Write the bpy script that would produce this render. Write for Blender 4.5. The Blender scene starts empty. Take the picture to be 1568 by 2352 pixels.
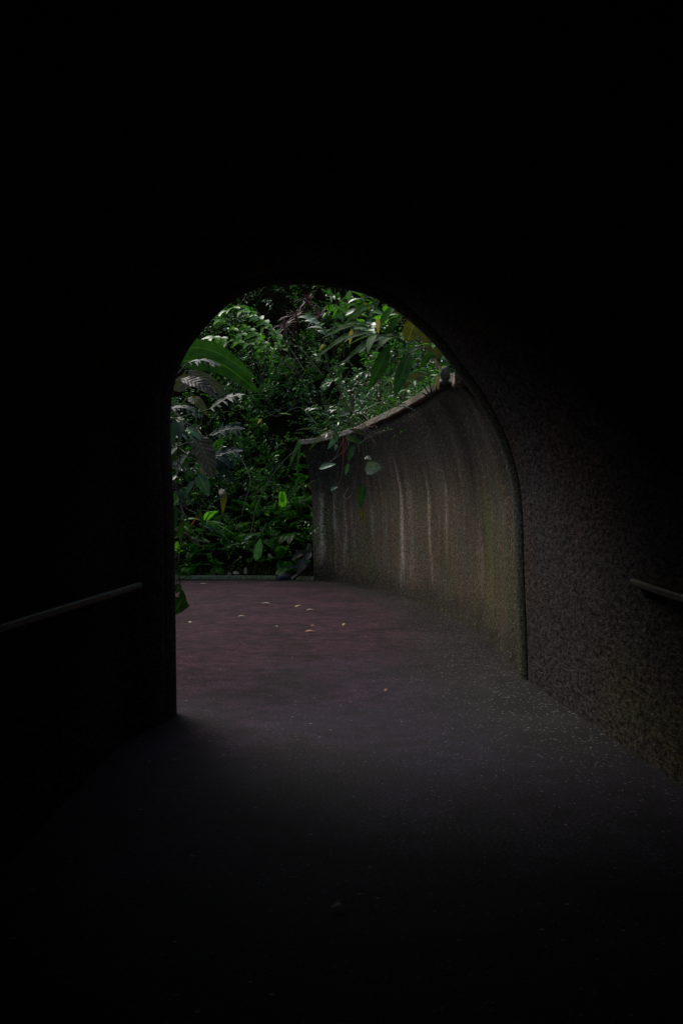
import bpy, math, random
import numpy as np
from mathutils import Vector
from mathutils.bvhtree import BVHTree

random.seed(11); rng = np.random.default_rng(11)
SC = bpy.context.scene; COL = SC.collection
R = math.radians

# ------------------------------------------------------------ camera, sky, sun, exposure
F = 2290.0                                   # focal length in units of a 1568 wide picture
CH = 1.6
cam = bpy.data.cameras.new('camera'); camo = bpy.data.objects.new('camera', cam); COL.objects.link(camo)
camo.location = (0, 0, CH); camo.rotation_euler = (R(90), 0, 0)
cam.sensor_fit = 'VERTICAL'; cam.sensor_height = 36; cam.lens = F/2352*36; cam.clip_end = 600; cam.clip_start = .05
SC.camera = camo
SUN_EL, SUN_AZ = R(48), R(-36)               # azimuth measured from +y, negative to the left
w = bpy.data.worlds.new('World'); SC.world = w; w.use_nodes = True
nt = w.node_tree; bg = nt.nodes['Background']
sky = nt.nodes.new('ShaderNodeTexSky'); sky.sky_type = 'NISHITA'; sky.sun_disc = False
sky.sun_elevation = SUN_EL; sky.sun_rotation = SUN_AZ; sky.dust_density = 3; sky.air_density = 1.0
nt.links.new(sky.outputs[0], bg.inputs[0]); bg.inputs[1].default_value = 0.085
sl = bpy.data.lights.new('sun', 'SUN'); sl.energy = 1.15; sl.angle = R(28); sl.color = (1, .96, .9)
so = bpy.data.objects.new('sun', sl); COL.objects.link(so)
sd = Vector((math.sin(SUN_AZ)*math.cos(SUN_EL), math.cos(SUN_AZ)*math.cos(SUN_EL), math.sin(SUN_EL)))
so.rotation_euler = sd.to_track_quat('Z', 'Y').to_euler(); so.location = (0, 14, 12)
SC.view_settings.view_transform = 'Standard'; SC.view_settings.look = 'None'
SC.view_settings.exposure = 0.55; SC.view_settings.gamma = 1

# ------------------------------------------------------------ helpers
def at(u, v, d): return Vector(((u-784)/F*d, d, CH-(v-1176)/F*d))
def ss(a, b, x):
    t = np.clip((np.asarray(x, float)-a)/(b-a), 0, 1); return t*t*(3-2*t)
def nrm(a): return a/np.maximum(np.linalg.norm(a, axis=-1, keepdims=True), 1e-9)

class Buf:
    def __init__(s): s.v = []; s.f = []; s.t = []; s.uv = []; s.n = 0
    def add(s, v, f, t=.5, uv=None):
        v = np.asarray(v, float).reshape(-1, 3); f = np.asarray(f, int).reshape(-1, 4)
        s.v.append(v); s.f.append(f+s.n)
        s.t.append(np.broadcast_to(np.asarray(t, float), (len(v),)).copy())
        s.uv.append(np.zeros((len(v), 2)) if uv is None else np.asarray(uv, float).reshape(-1, 2))
        s.n += len(v)
    def build(s, name, mat, parent=None, smooth=True):
        v = np.concatenate(s.v); f = np.concatenate(s.f); t = np.concatenate(s.t); uv = np.concatenate(s.uv)
        me = bpy.data.meshes.new(name)
        me.vertices.add(len(v))
        org = np.zeros(3)
        if parent is not None: org = np.array(parent.location)
        me.vertices.foreach_set('co', (v-org).ravel())
        me.loops.add(f.size); me.loops.foreach_set('vertex_index', f.ravel())
        me.polygons.add(len(f)); me.polygons.foreach_set('loop_start', np.arange(0, f.size, 4))
        me.polygons.foreach_set('loop_total', np.full(len(f), 4))
        me.polygons.foreach_set('use_smooth', np.full(len(f), smooth))
        a = me.attributes.new('tint', 'FLOAT', 'POINT'); a.data.foreach_set('value', t)
        ul = me.uv_layers.new(name='UVMap'); ul.data.foreach_set('uv', uv[f.ravel()].ravel())
        me.update(calc_edges=True); me.validate()
        me.materials.append(mat)
        o = bpy.data.objects.new(name, me); COL.objects.link(o)
        if parent is not None: o.parent = parent
        return o

def tag(o, label=None, cat=None, group=None, kind=None):
    if label: o['label'] = label
    if cat: o['category'] = cat
    if group: o['group'] = group
    if kind: o['kind'] = kind
    return o
def thing(name, loc, label, cat, group=None):
    o = bpy.data.objects.new(name, None); COL.objects.link(o); o.location = loc
    o.empty_display_size = .1
    return tag(o, label, cat, group)

def grid(b, V, closed_u=False, tint=.5, uv=None):
    """V: (m,n,3) array of points"""
    V = np.asarray(V, float); m, n = V.shape[:2]
    i, j = np.meshgrid(np.arange(m-1), np.arange(n if closed_u else n-1), indexing='ij')
    i = i.ravel(); j = j.ravel(); j2 = (j+1) % n
    f = np.stack([i*n+j, i*n+j2, (i+1)*n+j2, (i+1)*n+j], 1)
    b.add(V.reshape(-1, 3), f, np.asarray(tint).reshape(-1) if np.ndim(tint) else tint, uv)

def smooth_path(pts, n):
    """Catmull-Rom through pts, n samples"""
    P = np.array([list(p) for p in pts], float)
    if len(P) == 2: return P[0]+(P[1]-P[0])*np.linspace(0, 1, n)[:, None]
    Q = np.vstack([2*P[0]-P[1], P, 2*P[-1]-P[-2]])
    out = []
    for x in np.linspace(0, len(P)-1-1e-6, n):
        k = int(x); t = x-k; a, b_, c, d = Q[k:k+4]
        out.append(.5*((2*b_)+(-a+c)*t+(2*a-5*b_+4*c-d)*t*t+(-a+3*b_-3*c+d)*t**3))
    return np.array(out)

def tube(b, pts, r0, r1=None, sides=5, tint=.5, n=None):
    P = smooth_path(pts, n or max(len(pts)*4, 6)); r1 = r0 if r1 is None else r1
    T = nrm(np.gradient(P, axis=0)); up = np.array([0.13, .2, 1.0])
    A = nrm(np.cross(T, up)); B = np.cross(A, T)
    rr = np.linspace(r0, r1, len(P))[:, None, None]
    th = np.linspace(0, 2*np.pi, sides, endpoint=False)
    V = P[:, None, :]+rr*(np.cos(th)[None, :, None]*A[:, None, :]+np.sin(th)[None, :, None]*B[:, None, :])
    grid(b, V, closed_u=True, tint=tint)
    for e in (0, -1):                      # end caps as collapsed quads
        ring = V[e]; c = ring.mean(0)
        vv = np.vstack([ring, c]); k = sides
        b.add(vv, [[q, (q+1) % k, k, k] if False else [q, (q+1) % k, k, q] for q in range(0)] or np.zeros((0, 4), int))
    return P

PROF = {'lance': lambda t: np.sin(np.pi*t**.8)**.85, 'oval': lambda t: np.sin(np.pi*t**.7)**.65,
        'strap': lambda t: np.clip(np.minimum(1, t*7)*(1-t**4), 0, 1)*.9+.02*(t < 1),
        'heart': lambda t: np.clip(1.15*(1-t)**.6*np.minimum(1, .45+t*4), 0, 2)}
def leaves(b, P, D, N, L, W, droop=.25, fold=.25, tint=.5, ns=4, prof='lance'):
    """many leaves at once; P base, D direction, N face normal, L length, W half width"""
    P = np.atleast_2d(P).astype(float); n = len(P)
    D = nrm(np.broadcast_to(D, (n, 3)).astype(float)); N = np.broadcast_to(N, (n, 3)).astype(float)
    S = nrm(np.cross(D, N)); N = nrm(np.cross(S, D))
    L = np.broadcast_to(L, (n,)); W = np.broadcast_to(W, (n,))
    droop = np.broadcast_to(droop, (n,)); tint = np.broadcast_to(tint, (n,))
    t = np.linspace(0, 1, ns+1); w_ = np.maximum(PROF[prof](np.clip(t, 1e-4, 1)), 0.02)
    t_ = t[None, :, None]
    mid = P[:, None]+D[:, None]*(L[:, None, None]*t_)-np.array([0, 0, 1.])*(droop*L)[:, None, None]*t_**2
    wid = (W[:, None]*w_[None, :])[..., None]
    a = mid-S[:, None]*wid+N[:, None]*wid*fold
    c = mid+S[:, None]*wid+N[:, None]*wid*fold
    V = np.stack([a, mid, c], 2)            # n, ns+1, 3, 3
    base = (np.arange(n)*(ns+1)*3)[:, None, None]
    i = np.arange(ns)[None, :, None]; j = np.arange(2)[None, None, :]
    q = base+i*3+j
    f = np.stack([q, q+1, q+4, q+3], -1).reshape(-1, 4)
    uv = np.stack(np.broadcast_arrays(t[None, :, None], np.array([0, .5, 1.])[None, None, :]), -1)
    uv = np.broadcast_to(uv, (n, ns+1, 3, 2))
    b.add(V.reshape(-1, 3), f, np.repeat(tint, (ns+1)*3), uv)

# ------------------------------------------------------------ materials
def newmat(name):
    m = bpy.data.materials.new(name); m.use_nodes = True
    return m, m.node_tree, m.node_tree.nodes['Principled BSDF']
def nd(t, kind, **kw):
    n = t.nodes.new(kind)
    for k, v in kw.items():
        if k in n.inputs.keys(): n.inputs[k].default_value = v
        else: setattr(n, k, v)
    return n
def ramp(t, src, stops):
    r = t.nodes.new('ShaderNodeValToRGB'); cr = r.color_ramp
    while len(cr.elements) < len(stops): cr.elements.new(.5)
    for e, (p, c) in zip(cr.elements, stops): e.position = p; e.color = (c, c, c, 1) if not hasattr(c, '__len__') else (*c, 1)
    t.links.new(src, r.inputs[0]); return r
def mix(t, fac, a, b, mode='MIX'):
    m = t.nodes.new('ShaderNodeMix'); m.data_type = 'RGBA'; m.blend_type = mode
    for s, x in ((m.inputs[0], fac), (m.inputs[6], a), (m.inputs[7], b)):
        if hasattr(x, 'links') or isinstance(x, bpy.types.NodeSocket): t.links.new(x, s)
        else: s.default_value = x if not hasattr(x, '__len__') else (*x, 1)
    return m.outputs[2]
def math_(t, op, a, b=0.):
    m = t.nodes.new('ShaderNodeMath'); m.operation = op
    for s, x in ((m.inputs[0], a), (m.inputs[1], b)):
        if isinstance(x, bpy.types.NodeSocket): t.links.new(x, s)
        else: s.default_value = x
    return m.outputs[0]

def leafmat(name, a, b, c=None, rough=.36, trans=.22, rib=0., spec=.6):
    m, t, p = newmat(name)
    at_ = nd(t, 'ShaderNodeAttribute', attribute_name='tint')
    geo = nd(t, 'ShaderNodeNewGeometry')
    stops = [(0, a), (.8, b), (.97, b), (1, c or b)]
    col = ramp(t, at_.outputs['Fac'], stops).outputs[0]
    no = nd(t, 'ShaderNodeTexNoise', Scale=9., Detail=3.)
    tc = nd(t, 'ShaderNodeTexCoord'); t.links.new(tc.outputs['Object'], no.inputs['Vector'])
    col = mix(t, 1., col, ramp(t, no.outputs[0], [(.3, .6), (.7, 1.25)]).outputs[0], 'MULTIPLY')
    sep = nd(t, 'ShaderNodeSeparateXYZ'); t.links.new(tc.outputs['UV'], sep.inputs[0])
    s = math_(t, 'ABSOLUTE', math_(t, 'SUBTRACT', sep.outputs[1], .5))
    midm = math_(t, 'LESS_THAN', s, .035)
    col = mix(t, math_(t, 'MULTIPLY', midm, .45), col, tuple(min(1, x*2.2+.02) for x in b))
    t.links.new(col, p.inputs['Base Color']); p.inputs['Roughness'].default_value = rough
    p.inputs['Specular IOR Level'].default_value = spec
    bump = nd(t, 'ShaderNodeBump', Strength=.5, Distance=.01)
    if rib:
        ph = math_(t, 'ADD', math_(t, 'MULTIPLY', sep.outputs[0], rib), math_(t, 'MULTIPLY', s, -rib*.35))
        hh = math_(t, 'SINE', math_(t, 'MULTIPLY', ph, 6.283))
        bump.inputs['Strength'].default_value = .3
        t.links.new(hh, bump.inputs['Height'])
    else: t.links.new(no.outputs[0], bump.inputs['Height'])
    t.links.new(bump.outputs[0], p.inputs['Normal'])
    tr = nd(t, 'ShaderNodeBsdfTranslucent')
    t.links.new(mix(t, 1., col, (1.3, 1.5, .6), 'MULTIPLY'), tr.inputs[0])
    ms = nd(t, 'ShaderNodeMixShader'); ms.inputs[0].default_value = trans
    t.links.new(p.outputs[0], ms.inputs[1]); t.links.new(tr.outputs[0], ms.inputs[2])
    t.links.new(ms.outputs[0], t.nodes['Material Output'].inputs[0])
    return m
M = {}
YEL = (.35, .24, .03)
M['leaf'] = leafmat('green_leaf', (.03, .15, .012), (.08, .30, .02), (.50, .42, .05), rough=.3, trans=.4, spec=.5)
M['leaf_dark'] = leafmat('dark_leaf', (.012, .05, .010), (.035, .11, .018), (.10, .11, .02), rough=.38)
M['leaf_bright'] = leafmat('bright_leaf', (.08, .30, .02), (.17, .46, .03), YEL, trans=.4, rough=.3, spec=.5)
M['leaf_teal'] = leafmat('teal_leaf', (.05, .17, .06), (.10, .25, .10), None, rough=.28, spec=.7)
M['leaf_silver'] = leafmat('silver_leaf', (.010, .05, .028), (.03, .08, .05), None, rough=.42, spec=.28, rib=9, trans=.1)
M['leaf_big'] = leafmat('broad_leaf', (.025, .09, .008), (.045, .15, .012), (.12, .14, .02), rough=.6, rib=26, trans=.35, spec=.2)
M['leaf_olive'] = leafmat('olive_leaf', (.06, .065, .012), (.11, .11, .02), None, rough=.5, rib=10, trans=.3)
M['leaf_yellow'] = leafmat('yellow_leaf', (.40, .30, .05), (.55, .42, .08), None, rough=.5)
M['leaf_dusky'] = leafmat('dusky_leaf', (.06, .052, .036), (.12, .105, .075), None, rough=.45, spec=.3, rib=9, trans=.1)
M['leaf_red'] = leafmat('red_leaf', (.05, .022, .014), (.22, .06, .07), (.5, .3, .3), rough=.35)
M['scarlet'] = leafmat('scarlet_leaf', (.45, .03, .02), (.55, .05, .03), None, rough=.5)
M['litter'] = leafmat('litter', (.05, .035, .02), (.14, .11, .07), None, rough=.8, trans=.05)
M['leaf_dry'] = leafmat('dry_leaf', (.26, .21, .12), (.42, .36, .22), (.5, .4, .3), rough=.6, trans=.1)
M['leaf_orange'] = leafmat('orange_leaf', (.45, .14, .03), (.5, .18, .04), None, rough=.6, trans=.1)
M['fern'] = leafmat('fern_green', (.06, .23, .02), (.11, .36, .03), (.2, .4, .05), rough=.4, trans=.45)
M['fern_silver'] = leafmat('fern_silver', (.08, .15, .08), (.14, .22, .12), None, rough=.4)

def barkmat(name, a, b, sc=18):
    m, t, p = newmat(name); no = nd(t, 'ShaderNodeTexNoise', Scale=float(sc), Detail=5.)
    tc = nd(t, 'ShaderNodeTexCoord'); t.links.new(tc.outputs['Object'], no.inputs['Vector'])
    t.links.new(ramp(t, no.outputs[0], [(.35, a), (.65, b)]).outputs[0], p.inputs['Base Color'])
    p.inputs['Roughness'].default_value = .75
    bu = nd(t, 'ShaderNodeBump', Strength=.6, Distance=.01); t.links.new(no.outputs[0], bu.inputs['Height']); t.links.new(bu.outputs[0], p.inputs['Normal'])
    return m
M['stem'] = barkmat('green_stem', (.04, .07, .02), (.09, .12, .04))
M['twig'] = barkmat('pale_twig', (.12, .10, .07), (.26, .22, .17))
M['bark'] = barkmat('bark', (.03, .024, .018), (.09, .075, .055), 7)
M['rock'] = barkmat('wet_rock', (.018, .02, .026), (.05, .055, .07), 9); M['rock'].node_tree.nodes['Principled BSDF'].inputs['Roughness'].default_value = .45
M['pale_rock'] = barkmat('pale_rock', (.06, .07, .05), (.2, .21, .17), 16)

def earthmat():
    m, t, p = newmat('leaf_litter'); tc = nd(t, 'ShaderNodeTexCoord')
    n1 = nd(t, 'ShaderNodeTexNoise', Scale=3., Detail=8., Roughness=.7); t.links.new(tc.outputs['Object'], n1.inputs['Vector'])
    n2 = nd(t, 'ShaderNodeTexVoronoi', Scale=14.); t.links.new(tc.outputs['Object'], n2.inputs['Vector'])
    c = ramp(t, n1.outputs[0], [(.3, (.007, .006, .004)), (.55, (.016, .016, .007)), (.75, (.010, .022, .006))]).outputs[0]
    t.links.new(mix(t, .5, c, n2.outputs['Color'], 'MULTIPLY'), p.inputs['Base Color'])
    p.inputs['Roughness'].default_value = .95; p.inputs['Specular IOR Level'].default_value = 0
    bu = nd(t, 'ShaderNodeBump', Strength=1., Distance=.06); t.links.new(n2.outputs[0], bu.inputs['Height']); t.links.new(bu.outputs[0], p.inputs['Normal'])
    return m
M['earth'] = earthmat()
M['moss'] = leafmat('moss', (.05, .11, .015), (.16, .19, .03), (.4, .34, .14), rough=.8, spec=.1)

def pathmat():
    m, t, p = newmat('path_surface'); tc = nd(t, 'ShaderNodeTexCoord'); O = tc.outputs['Object']
    sep = nd(t, 'ShaderNodeSeparateXYZ'); t.links.new(O, sep.inputs[0])
    big = nd(t, 'ShaderNodeTexNoise', Scale=.55, Detail=3.); t.links.new(O, big.inputs['Vector'])
    # red coated surface outdoors, dark blue-grey asphalt under the tunnel; ragged change between the two
    edge = math_(t, 'ADD', sep.outputs[1], math_(t, 'MULTIPLY', big.outputs[0], 6.))
    edge = math_(t, 'ADD', edge, math_(t, 'MULTIPLY', sep.outputs[0], -1.3))
    rd = nd(t, 'ShaderNodeMapRange', interpolation_type='SMOOTHSTEP'); t.links.new(edge, rd.inputs[0])
    rd.inputs[1].default_value = 8.5; rd.inputs[2].default_value = 16.5
    col = mix(t, rd.outputs[0], (.0105, .0075, .0200), (.034, .0125, .0205))
    fine = nd(t, 'ShaderNodeTexNoise', Scale=38., Detail=5., Roughness=.75); t.links.new(O, fine.inputs['Vector'])
    col = mix(t, 1., col, ramp(t, fine.outputs[0], [(.38, .05), (.62, 2.3)]).outputs[0], 'MULTIPLY')
    med = nd(t, 'ShaderNodeTexNoise', Scale=5., Detail=5., Roughness=.6); t.links.new(O, med.inputs['Vector'])
    col = mix(t, 1., col, ramp(t, med.outputs[0], [(.35, .45), (.65, 1.6)]).outputs[0], 'MULTIPLY')
    # mossy grit plus painted contact shade along the wall foot and the far edge: attribute tint = closeness to that edge
    at_ = nd(t, 'ShaderNodeAttribute', attribute_name='tint')
    gm = math_(t, 'MULTIPLY', at_.outputs['Fac'], ramp(t, med.outputs[0], [(.3, .5), (.6, 1)]).outputs[0])
    col = mix(t, math_(t, 'MULTIPLY', gm, .9), col, (.016, .018, .012))
    vo = nd(t, 'ShaderNodeTexVoronoi', Scale=13.); t.links.new(O, vo.inputs['Vector'])
    sc = nd(t, 'ShaderNodeSeparateColor'); t.links.new(vo.outputs['Color'], sc.inputs[0])
    rad = math_(t, 'MULTIPLY', math_(t, 'POWER', sc.outputs[0], 4.), math_(t, 'MULTIPLY', med.outputs[0], .26))
    spk = math_(t, 'LESS_THAN', vo.outputs['Distance'], rad)
    vo2 = nd(t, 'ShaderNodeTexVoronoi', Scale=40.); t.links.new(O, vo2.inputs['Vector'])
    sc2 = nd(t, 'ShaderNodeSeparateColor'); t.links.new(vo2.outputs['Color'], sc2.inputs[0])
    dens = math_(t, 'ADD', .24, math_(t, 'MULTIPLY', gm, .30))
    spk2 = math_(t, 'LESS_THAN', vo2.outputs['Distance'], math_(t, 'MULTIPLY', math_(t, 'POWER', sc2.outputs[1], 2.5), dens))
    wet = nd(t, 'ShaderNodeTexNoise', Scale=.9, Detail=6., Roughness=.65, Distortion=.6); t.links.new(O, wet.inputs['Vector'])
    col = mix(t, 1., col, ramp(t, wet.outputs[0], [(.38, .5), (.6, 1.25)]).outputs[0], 'MULTIPLY')
    col = mix(t, spk2, col, (.17, .17, .15))
    col = mix(t, spk, col, (.26, .25, .23))
    t.links.new(col, p.inputs['Base Color']); rr = nd(t, 'ShaderNodeMapRange'); t.links.new(rd.outputs[0], rr.inputs[0]); rr.inputs[3].default_value = .62; rr.inputs[4].default_value = .85; t.links.new(rr.outputs[0], p.inputs['Roughness'])
    rs = nd(t, 'ShaderNodeMapRange'); t.links.new(rd.outputs[0], rs.inputs[0]); rs.inputs[3].default_value = .13; rs.inputs[4].default_value = .12; t.links.new(rs.outputs[0], p.inputs['Specular IOR Level'])
    bu = nd(t, 'ShaderNodeBump', Strength=.9, Distance=.012); t.links.new(fine.outputs[0], bu.inputs['Height']); t.links.new(bu.outputs[0], p.inputs['Normal'])
    return m
M['path'] = pathmat()

def wallmat(name, base, streak, grain=45., streaks=True, mossy=.5, bump=1.2, dirt=.45, speck=.8, sy=1.):
    m, t, p = newmat(name); tc = nd(t, 'ShaderNodeTexCoord'); O = tc.outputs['Object']
    if sy != 1:
        mp0 = nd(t, 'ShaderNodeMapping'); mp0.inputs['Scale'].default_value = (1, sy, 1); t.links.new(O, mp0.inputs['Vector']); O = mp0.outputs[0]
    g = nd(t, 'ShaderNodeTexNoise', Scale=grain, Detail=3., Roughness=.7); t.links.new(O, g.inputs['Vector'])
    v = nd(t, 'ShaderNodeTexVoronoi', Scale=grain*1.3); t.links.new(O, v.inputs['Vector'])
    big = nd(t, 'ShaderNodeTexNoise', Scale=.9, Detail=5., Roughness=.6); t.links.new(O, big.inputs['Vector'])
    at_ = nd(t, 'ShaderNodeAttribute', attribute_name='tint')
    col = base
    br = nd(t, 'ShaderNodeTexNoise', Scale=1.6, Detail=3.); t.links.new(O, br.inputs['Vector'])
    col = mix(t, ramp(t, br.outputs[0], [(.42, 0), (.6, 1)]).outputs[0], base, tuple(x*y for x, y in zip(base, (1.2, .96, .8))))
    col = mix(t, math_(t, 'MULTIPLY', ramp(t, big.outputs[0], [(.5, 0), (.68, 1)]).outputs[0], mossy), col, (.055, .075, .02))
    if streaks:
        mp = nd(t, 'ShaderNodeMapping'); mp.inputs['Scale'].default_value = (5.5, .22, 1); t.links.new(tc.outputs['UV'], mp.inputs['Vector'])
        st = nd(t, 'ShaderNodeTexNoise', Scale=1., Detail=4., Roughness=.6); t.links.new(mp.outputs[0], st.inputs['Vector'])
        col = mix(t, ramp(t, st.outputs[0], [(.30, dirt), (.5, 0)]).outputs[0], col, (.018, .015, .012))
        gneg = math_(t, 'MAXIMUM', math_(t, 'MULTIPLY', at_.outputs['Fac'], -1.), 0.)
        col = mix(t, math_(t, 'MULTIPLY', gneg, ramp(t, st.outputs[0], [(.3, .2), (.6, 1)]).outputs[0]), col, (.105, .125, .035))
        pos = math_(t, 'MAXIMUM', at_.outputs['Fac'], 0.)
        m5 = nd(t, 'ShaderNodeMapping'); m5.inputs['Scale'].default_value = (9, 1.1, 1); t.links.new(tc.outputs['UV'], m5.inputs['Vector'])
        s5 = nd(t, 'ShaderNodeTexNoise', Scale=1., Detail=5., Roughness=.7, Distortion=.5); t.links.new(m5.outputs[0], s5.inputs['Vector'])
        pos = math_(t, 'MULTIPLY', pos, ramp(t, s5.outputs[0], [(.36, .15), (.56, 1)]).outputs[0])
        col = mix(t, math_(t, 'MULTIPLY', pos, ramp(t, g.outputs[0], [(.3, .35), (.6, 1)]).outputs[0]), col, streak)
    if streaks:
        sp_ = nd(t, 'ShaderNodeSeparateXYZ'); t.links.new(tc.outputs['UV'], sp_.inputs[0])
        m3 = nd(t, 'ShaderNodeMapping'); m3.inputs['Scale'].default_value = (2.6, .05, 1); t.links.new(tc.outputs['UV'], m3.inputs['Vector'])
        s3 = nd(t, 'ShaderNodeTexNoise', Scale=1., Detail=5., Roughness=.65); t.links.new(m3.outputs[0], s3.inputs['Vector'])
        reach = math_(t, 'ADD', sp_.outputs[1], math_(t, 'MULTIPLY', s3.outputs[0], 2.6))      # painted overhang shade, shaped as dark stain runs below the coping
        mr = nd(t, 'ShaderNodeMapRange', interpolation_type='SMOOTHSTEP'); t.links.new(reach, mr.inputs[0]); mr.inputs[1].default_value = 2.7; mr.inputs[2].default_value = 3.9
        m4 = nd(t, 'ShaderNodeMapping'); m4.inputs['Scale'].default_value = (1.7, 1.7, 1); t.links.new(tc.outputs['UV'], m4.inputs['Vector'])
        s4 = nd(t, 'ShaderNodeTexNoise', Scale=1., Detail=6., Roughness=.6); t.links.new(m4.outputs[0], s4.inputs['Vector'])
        mr2 = nd(t, 'ShaderNodeMapRange', interpolation_type='SMOOTHSTEP'); t.links.new(math_(t, 'SUBTRACT', sp_.outputs[1], math_(t, 'MULTIPLY', s4.outputs[0], .9)), mr2.inputs[0])
        mr2.inputs[1].default_value = -.35; mr2.inputs[2].default_value = .12; mr2.inputs[3].default_value = 1; mr2.inputs[4].default_value = 0     # foot grime with contact shade painted in, uneven height
        col = mix(t, math_(t, 'MULTIPLY', mr2.outputs[0], .7), col, (.024, .022, .014))
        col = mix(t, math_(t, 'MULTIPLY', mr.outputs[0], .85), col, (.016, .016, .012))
    col = mix(t, 1., col, ramp(t, g.outputs[0], [(.36, .22), (.64, 1.95)]).outputs[0], 'MULTIPLY')
    sc = nd(t, 'ShaderNodeSeparateColor'); t.links.new(v.outputs['Color'], sc.inputs[0])
    spk = math_(t, 'LESS_THAN', v.outputs['Distance'], math_(t, 'MULTIPLY', math_(t, 'POWER', sc.outputs[0], 6.), .4))
    col = mix(t, math_(t, 'MULTIPLY', spk, speck), col, (.45, .42, .36))
    t.links.new(col, p.inputs['Base Color']); p.inputs['Roughness'].default_value = .85; p.inputs['Specular IOR Level'].default_value = .25
    bu = nd(t, 'ShaderNodeBump', Strength=bump, Distance=.02); t.links.new(g.outputs[0], bu.inputs['Height']); t.links.new(bu.outputs[0], p.inputs['Normal'])
    return m
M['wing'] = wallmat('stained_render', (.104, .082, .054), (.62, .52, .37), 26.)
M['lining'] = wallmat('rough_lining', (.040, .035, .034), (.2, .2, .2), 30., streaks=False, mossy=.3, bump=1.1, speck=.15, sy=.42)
M['lining'].node_tree.nodes['Principled BSDF'].inputs['Specular IOR Level'].default_value = .08
M['rim'] = wallmat('rim_concrete', (.050, .052, .040), (.3, .3, .28), 40., streaks=False, mossy=.3, bump=.7)
M['coping'] = wallmat('coping_concrete', (.26, .25, .21), (.3, .3, .28), 30., streaks=False, mossy=.35, bump=.6)
M['kerb'] = wallmat('kerb_concrete', (.20, .23, .14), (.3, .3, .28), 30., streaks=False, mossy=.6, bump=.5)
m_, t_, p_ = newmat('joint_shadow'); p_.inputs['Base Color'].default_value = (.006, .006, .006, 1); p_.inputs['Roughness'].default_value = 1
M['joint'] = m_
M['rail'] = wallmat('weathered_rail', (.06, .07, .045), (.3, .3, .3), 22., streaks=False, mossy=.9, bump=.3); M['rail'].node_tree.nodes['Principled BSDF'].inputs['Roughness'].default_value = .4

# ------------------------------------------------------------ plan of the place
WB = smooth_path([(1.76, 9.8, 0), (1.81, 11.3, 0), (1.79, 13.1, 0), (1.55, 16.4, 0), (.99, 19.6, 0), (.61, 21.06, 0), (-.04, 22.6, 0), (-.65, 23.3, 0)], 220)
sarc = np.concatenate([[0], np.cumsum(np.linalg.norm(np.diff(WB, axis=0), axis=1))]); SL = sarc[-1]
WT = nrm(np.gradient(WB, axis=0)); WN = np.stack([-WT[:, 1], WT[:, 0], WT[:, 2]], 1)       # towards the path (left)
ZO = np.array([0, 1.09, 1.71, 1.99, 2.38, 2.73, 2.94, 3.2]); OO = np.array([0, .05, .08, .14, .31, .51, .68, .95])

# base ground far and wide
b = Buf(); b.add([(-200, -200, -.35), (200, -200, -.35), (200, 200, -.35), (-200, 200, -.35)], [[0, 1, 2, 3]])
tag(b.build('ground', M['earth']), kind='structure')

# path: right edge = wall foot, left edge hidden behind the left side; swept in rows
toe = smooth_path([(-.65, 23.3, 0), (-1.6, 23.62, 0), (-3, 23.75, 0), (-5, 23.6, 0), (-8, 22.6, 0), (-11, 20.4, 0), (-13.5, 17, 0)], 90)
right = np.vstack([[(2.9, -8, 0), (2.5, 0, 0), (2.2, 5, 0), (1.9, 9.4, 0)], WB[::4], toe[1:]])
# inner edge of the bend
left = smooth_path([(-2.6, -8, 0), (-2.1, 0, 0), (-1.9, 4, 0), (-1.8, 8, 0), (-2.1, 10.5, 0), (-2.8, 13.5, 0), (-4.2, 15.8, 0), (-6.3, 16.9, 0), (-9, 16.2, 0), (-11, 14, 0)], 300)
ra = np.concatenate([[0], np.cumsum(np.linalg.norm(np.diff(right, axis=0), axis=1))])
NR = 300
rr_ = np.stack([np.interp(np.linspace(0, ra[-1], NR), ra, right[:, k]) for k in range(3)], 1)
ta = np.linspace(0, 1, 61)
V = rr_[:, None]+(left-rr_)[:, None]*ta[None, :, None]
ed = np.linalg.norm(V-rr_[:, None], axis=2)
out = ss(12, 16, np.linspace(0, ra[-1], NR))[:, None]
b = Buf(); grid(b, V[:, ::-1], tint=((1-ss(.1, 1.9, ed))*out)[:, ::-1])
tag(b.build('path', M['path']), kind='structure')
# kerb on the outer side
b = Buf(); T = nrm(np.gradient(toe, axis=0)); NO = np.stack([T[:, 1], -T[:, 0], T[:, 2]], 1)
sec = [(-.02, -.05), (-.02, .06), (0, .08), (.15, .085), (.17, .07), (.17, -.05)]
grid(b, np.stack([toe+NO*(a+.02)+np.array([0, 0, z]) for a, z in sec], 1))
tag(b.build('kerb', M['kerb']), kind='structure')

# ------------------------------------------------------------ banks
def wob(x, y, s=1.):
    return (np.sin(x*1.3*s+1.1)*np.cos(y*1.7*s)+.6*np.sin(x*3.1*s+y*2.3*s)+.35*np.cos(x*5.7*s-y*4.9*s+2))
b = Buf()
wback = WB-WN*.12
line = np.vstack([[(2.9, -8, 0), (2.6, 0, 0), (2.35, 6, 0)], wback[::5], (toe+NO*.18)[1:]])
la = np.concatenate([[0], np.cumsum(np.linalg.norm(np.diff(line, axis=0), axis=1))])
NB = 260; q = np.linspace(0, la[-1], NB)
LN = np.stack([np.interp(q, la, line[:, k]) for k in range(3)], 1)
for _ in range(12): LN[1:-1] = .5*LN[1:-1]+.25*(LN[:-2]+LN[2:])
Tn = nrm(np.gradient(LN, axis=0)); On = np.stack([Tn[:, 1], -Tn[:, 0], Tn[:, 2]], 1)
for _ in range(60): On[1:-1] = nrm(.5*On[1:-1]+.25*(On[:-2]+On[2:]))
szt = 0
s_end = np.argmin(np.linalg.norm(LN-WB[-1], axis=1)); sq = q-q[s_end]
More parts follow.
